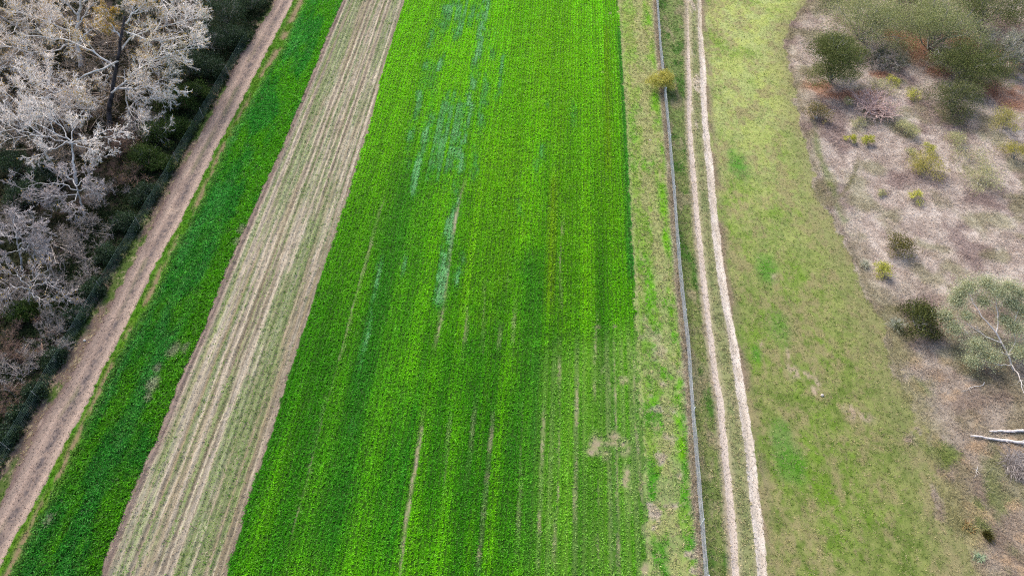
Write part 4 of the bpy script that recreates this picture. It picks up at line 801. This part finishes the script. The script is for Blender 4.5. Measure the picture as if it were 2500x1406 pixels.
# dead fibrous heap at the right edge, tufts, twigs and small weeds
def heap(name, label, cat, u, v, rad, n, L, wd, cols, le=(.3, 1.5), group=None, zoff=0.0, hump=0.0):
    c = at(u, v); base = np.array([c[0], c[1], gz(c[0], c[1])]); a = rng.uniform(0, 2 * math.pi, n); q = rad * np.sqrt(rng.uniform(0, 1, n))
    X = c[0] + q * np.cos(a); Y = c[1] + q * np.sin(a)
    V, Q, T = blades(X, Y, ground_z(X, Y) + hump * (1 - (q / max(rad, 1e-6)) ** 2), 6, rng.uniform(L * .6, L * 1.3, n), wd, le[0], le[1], mix(np.tile(cols[0], (n, 1)), np.tile(cols[1], (n, 1)), rng.uniform(0, 1, n)), rad * .2)
    return tag(mesh(name, V, Q, M_DRY, T, None, base), label, cat, group)
heap('dead_plant', 'pale grey fibrous dead plant slumped at the right edge below the logs', 'dead plant', 2492, 1140, 1.1, 240, .9, .03, (P(150, 140, 136) * .8, P(206, 196, 190) * .85), (.6, 1.5), hump=.5)
heap('grass_tuft', 'silvery grass tuft at the meadow edge left of the bright yellow shrub', 'tuft', 2108, 650, .35, 40, .7, .03, (P(170, 172, 150) * .9, P(206, 204, 186) * .9), (.1, .9), 'pale grass tufts by the meadow edge')
heap('grass_tuft', 'silvery grass tuft left of the dark evergreen shrub', 'tuft', 2184, 800, .4, 50, .8, .03, (P(160, 168, 146) * .9, P(206, 206, 190) * .9), (.1, 1.1), 'pale grass tufts by the meadow edge')
heap('weed', 'small dark green weed near the lower right corner', 'weed', 2406, 1310, .22, 40, .45, .05, (P(62, 62, 28) * .8, P(96, 90, 44) * .8), (.1, 1.0))
heap('weed', 'straggling weed with orange leaves left of the small dark weed', 'weed', 2364, 1288, .35, 30, .4, .06, (P(170, 130, 80) * .9, P(160, 166, 120) * .9), (.4, 1.4))
heap('weed', 'pale green weed near the bottom edge at the lower right', 'weed', 2388, 1360, .25, 22, .35, .05, (P(150, 170, 130) * .9, P(186, 200, 168) * .9), (.3, 1.4))
def branch(label, a, b, r):
    p0, p1 = at(*a), at(*b); pts = np.linspace(p0, p1, 8); pts[:, :2] += rng.normal(0, .05, (8, 2)); pts[:, 2] = ground_z(pts[:, 0], pts[:, 1]) + .1
    base = pts[4].copy(); sr = r * np.linspace(1, .4, 8)[None]; s, r2 = spawn(pts[None], sr, 9, .2, 1, .3, .8, .25, .5, .6, 4, .15, 0, rmin=.012)
    s[:, :, 2] = np.maximum(s[:, :, 2], .06); o = mesh('fallen_branch', *merge([tubes(pts[None], sr, 5), tubes(s, r2, 3)]), M_PALE, None, None, base); tag(o, label, 'branch', 'fallen branches in the dry grass')
branch('grey fallen branch with side twigs below the eucalyptus', (2402, 936), (2352, 955), .03)
branch('thin pale fallen branch in the dry grass left of the logs', (2385, 1140), (2378, 1165), .02)
# stones
def stone(label, u, v, r, cat='stone'):
    c = at(u, v); base = np.array([c[0], c[1], gz(c[0], c[1])]); ph, th = np.meshgrid(np.linspace(.08, math.pi - .08, 7), np.arange(10) * 2 * math.pi / 10, indexing='ij')
    rr = r * (1 + rng.normal(0, .09, ph.shape)); Vs = np.stack([rr * np.sin(ph) * np.cos(th), rr * np.sin(ph) * np.sin(th), rr * .7 * np.cos(ph) + r * .4], -1).reshape(-1, 3) + base
    i = np.arange(70).reshape(7, 10); a = i[:-1]; b = np.roll(a, -1, 1); d = i[1:]; cc = np.roll(d, -1, 1)
    tag(mesh('stone', Vs, np.stack([a, d, cc, b], -1).reshape(-1, 4), M_STONE, None, None, base, True), label, cat, 'pale stones')
stone('round white stone on the left verge of the dirt road', 207, 832, .12)
stone('white stone at the foot of the dark bushes by the upper dirt road', 609, 101, .14)
stone('pale stone lying in the meadow grass', 2007, 965, .13)
stone('small pale stone on the margin left of the silver fence', 1587, 343, .09)
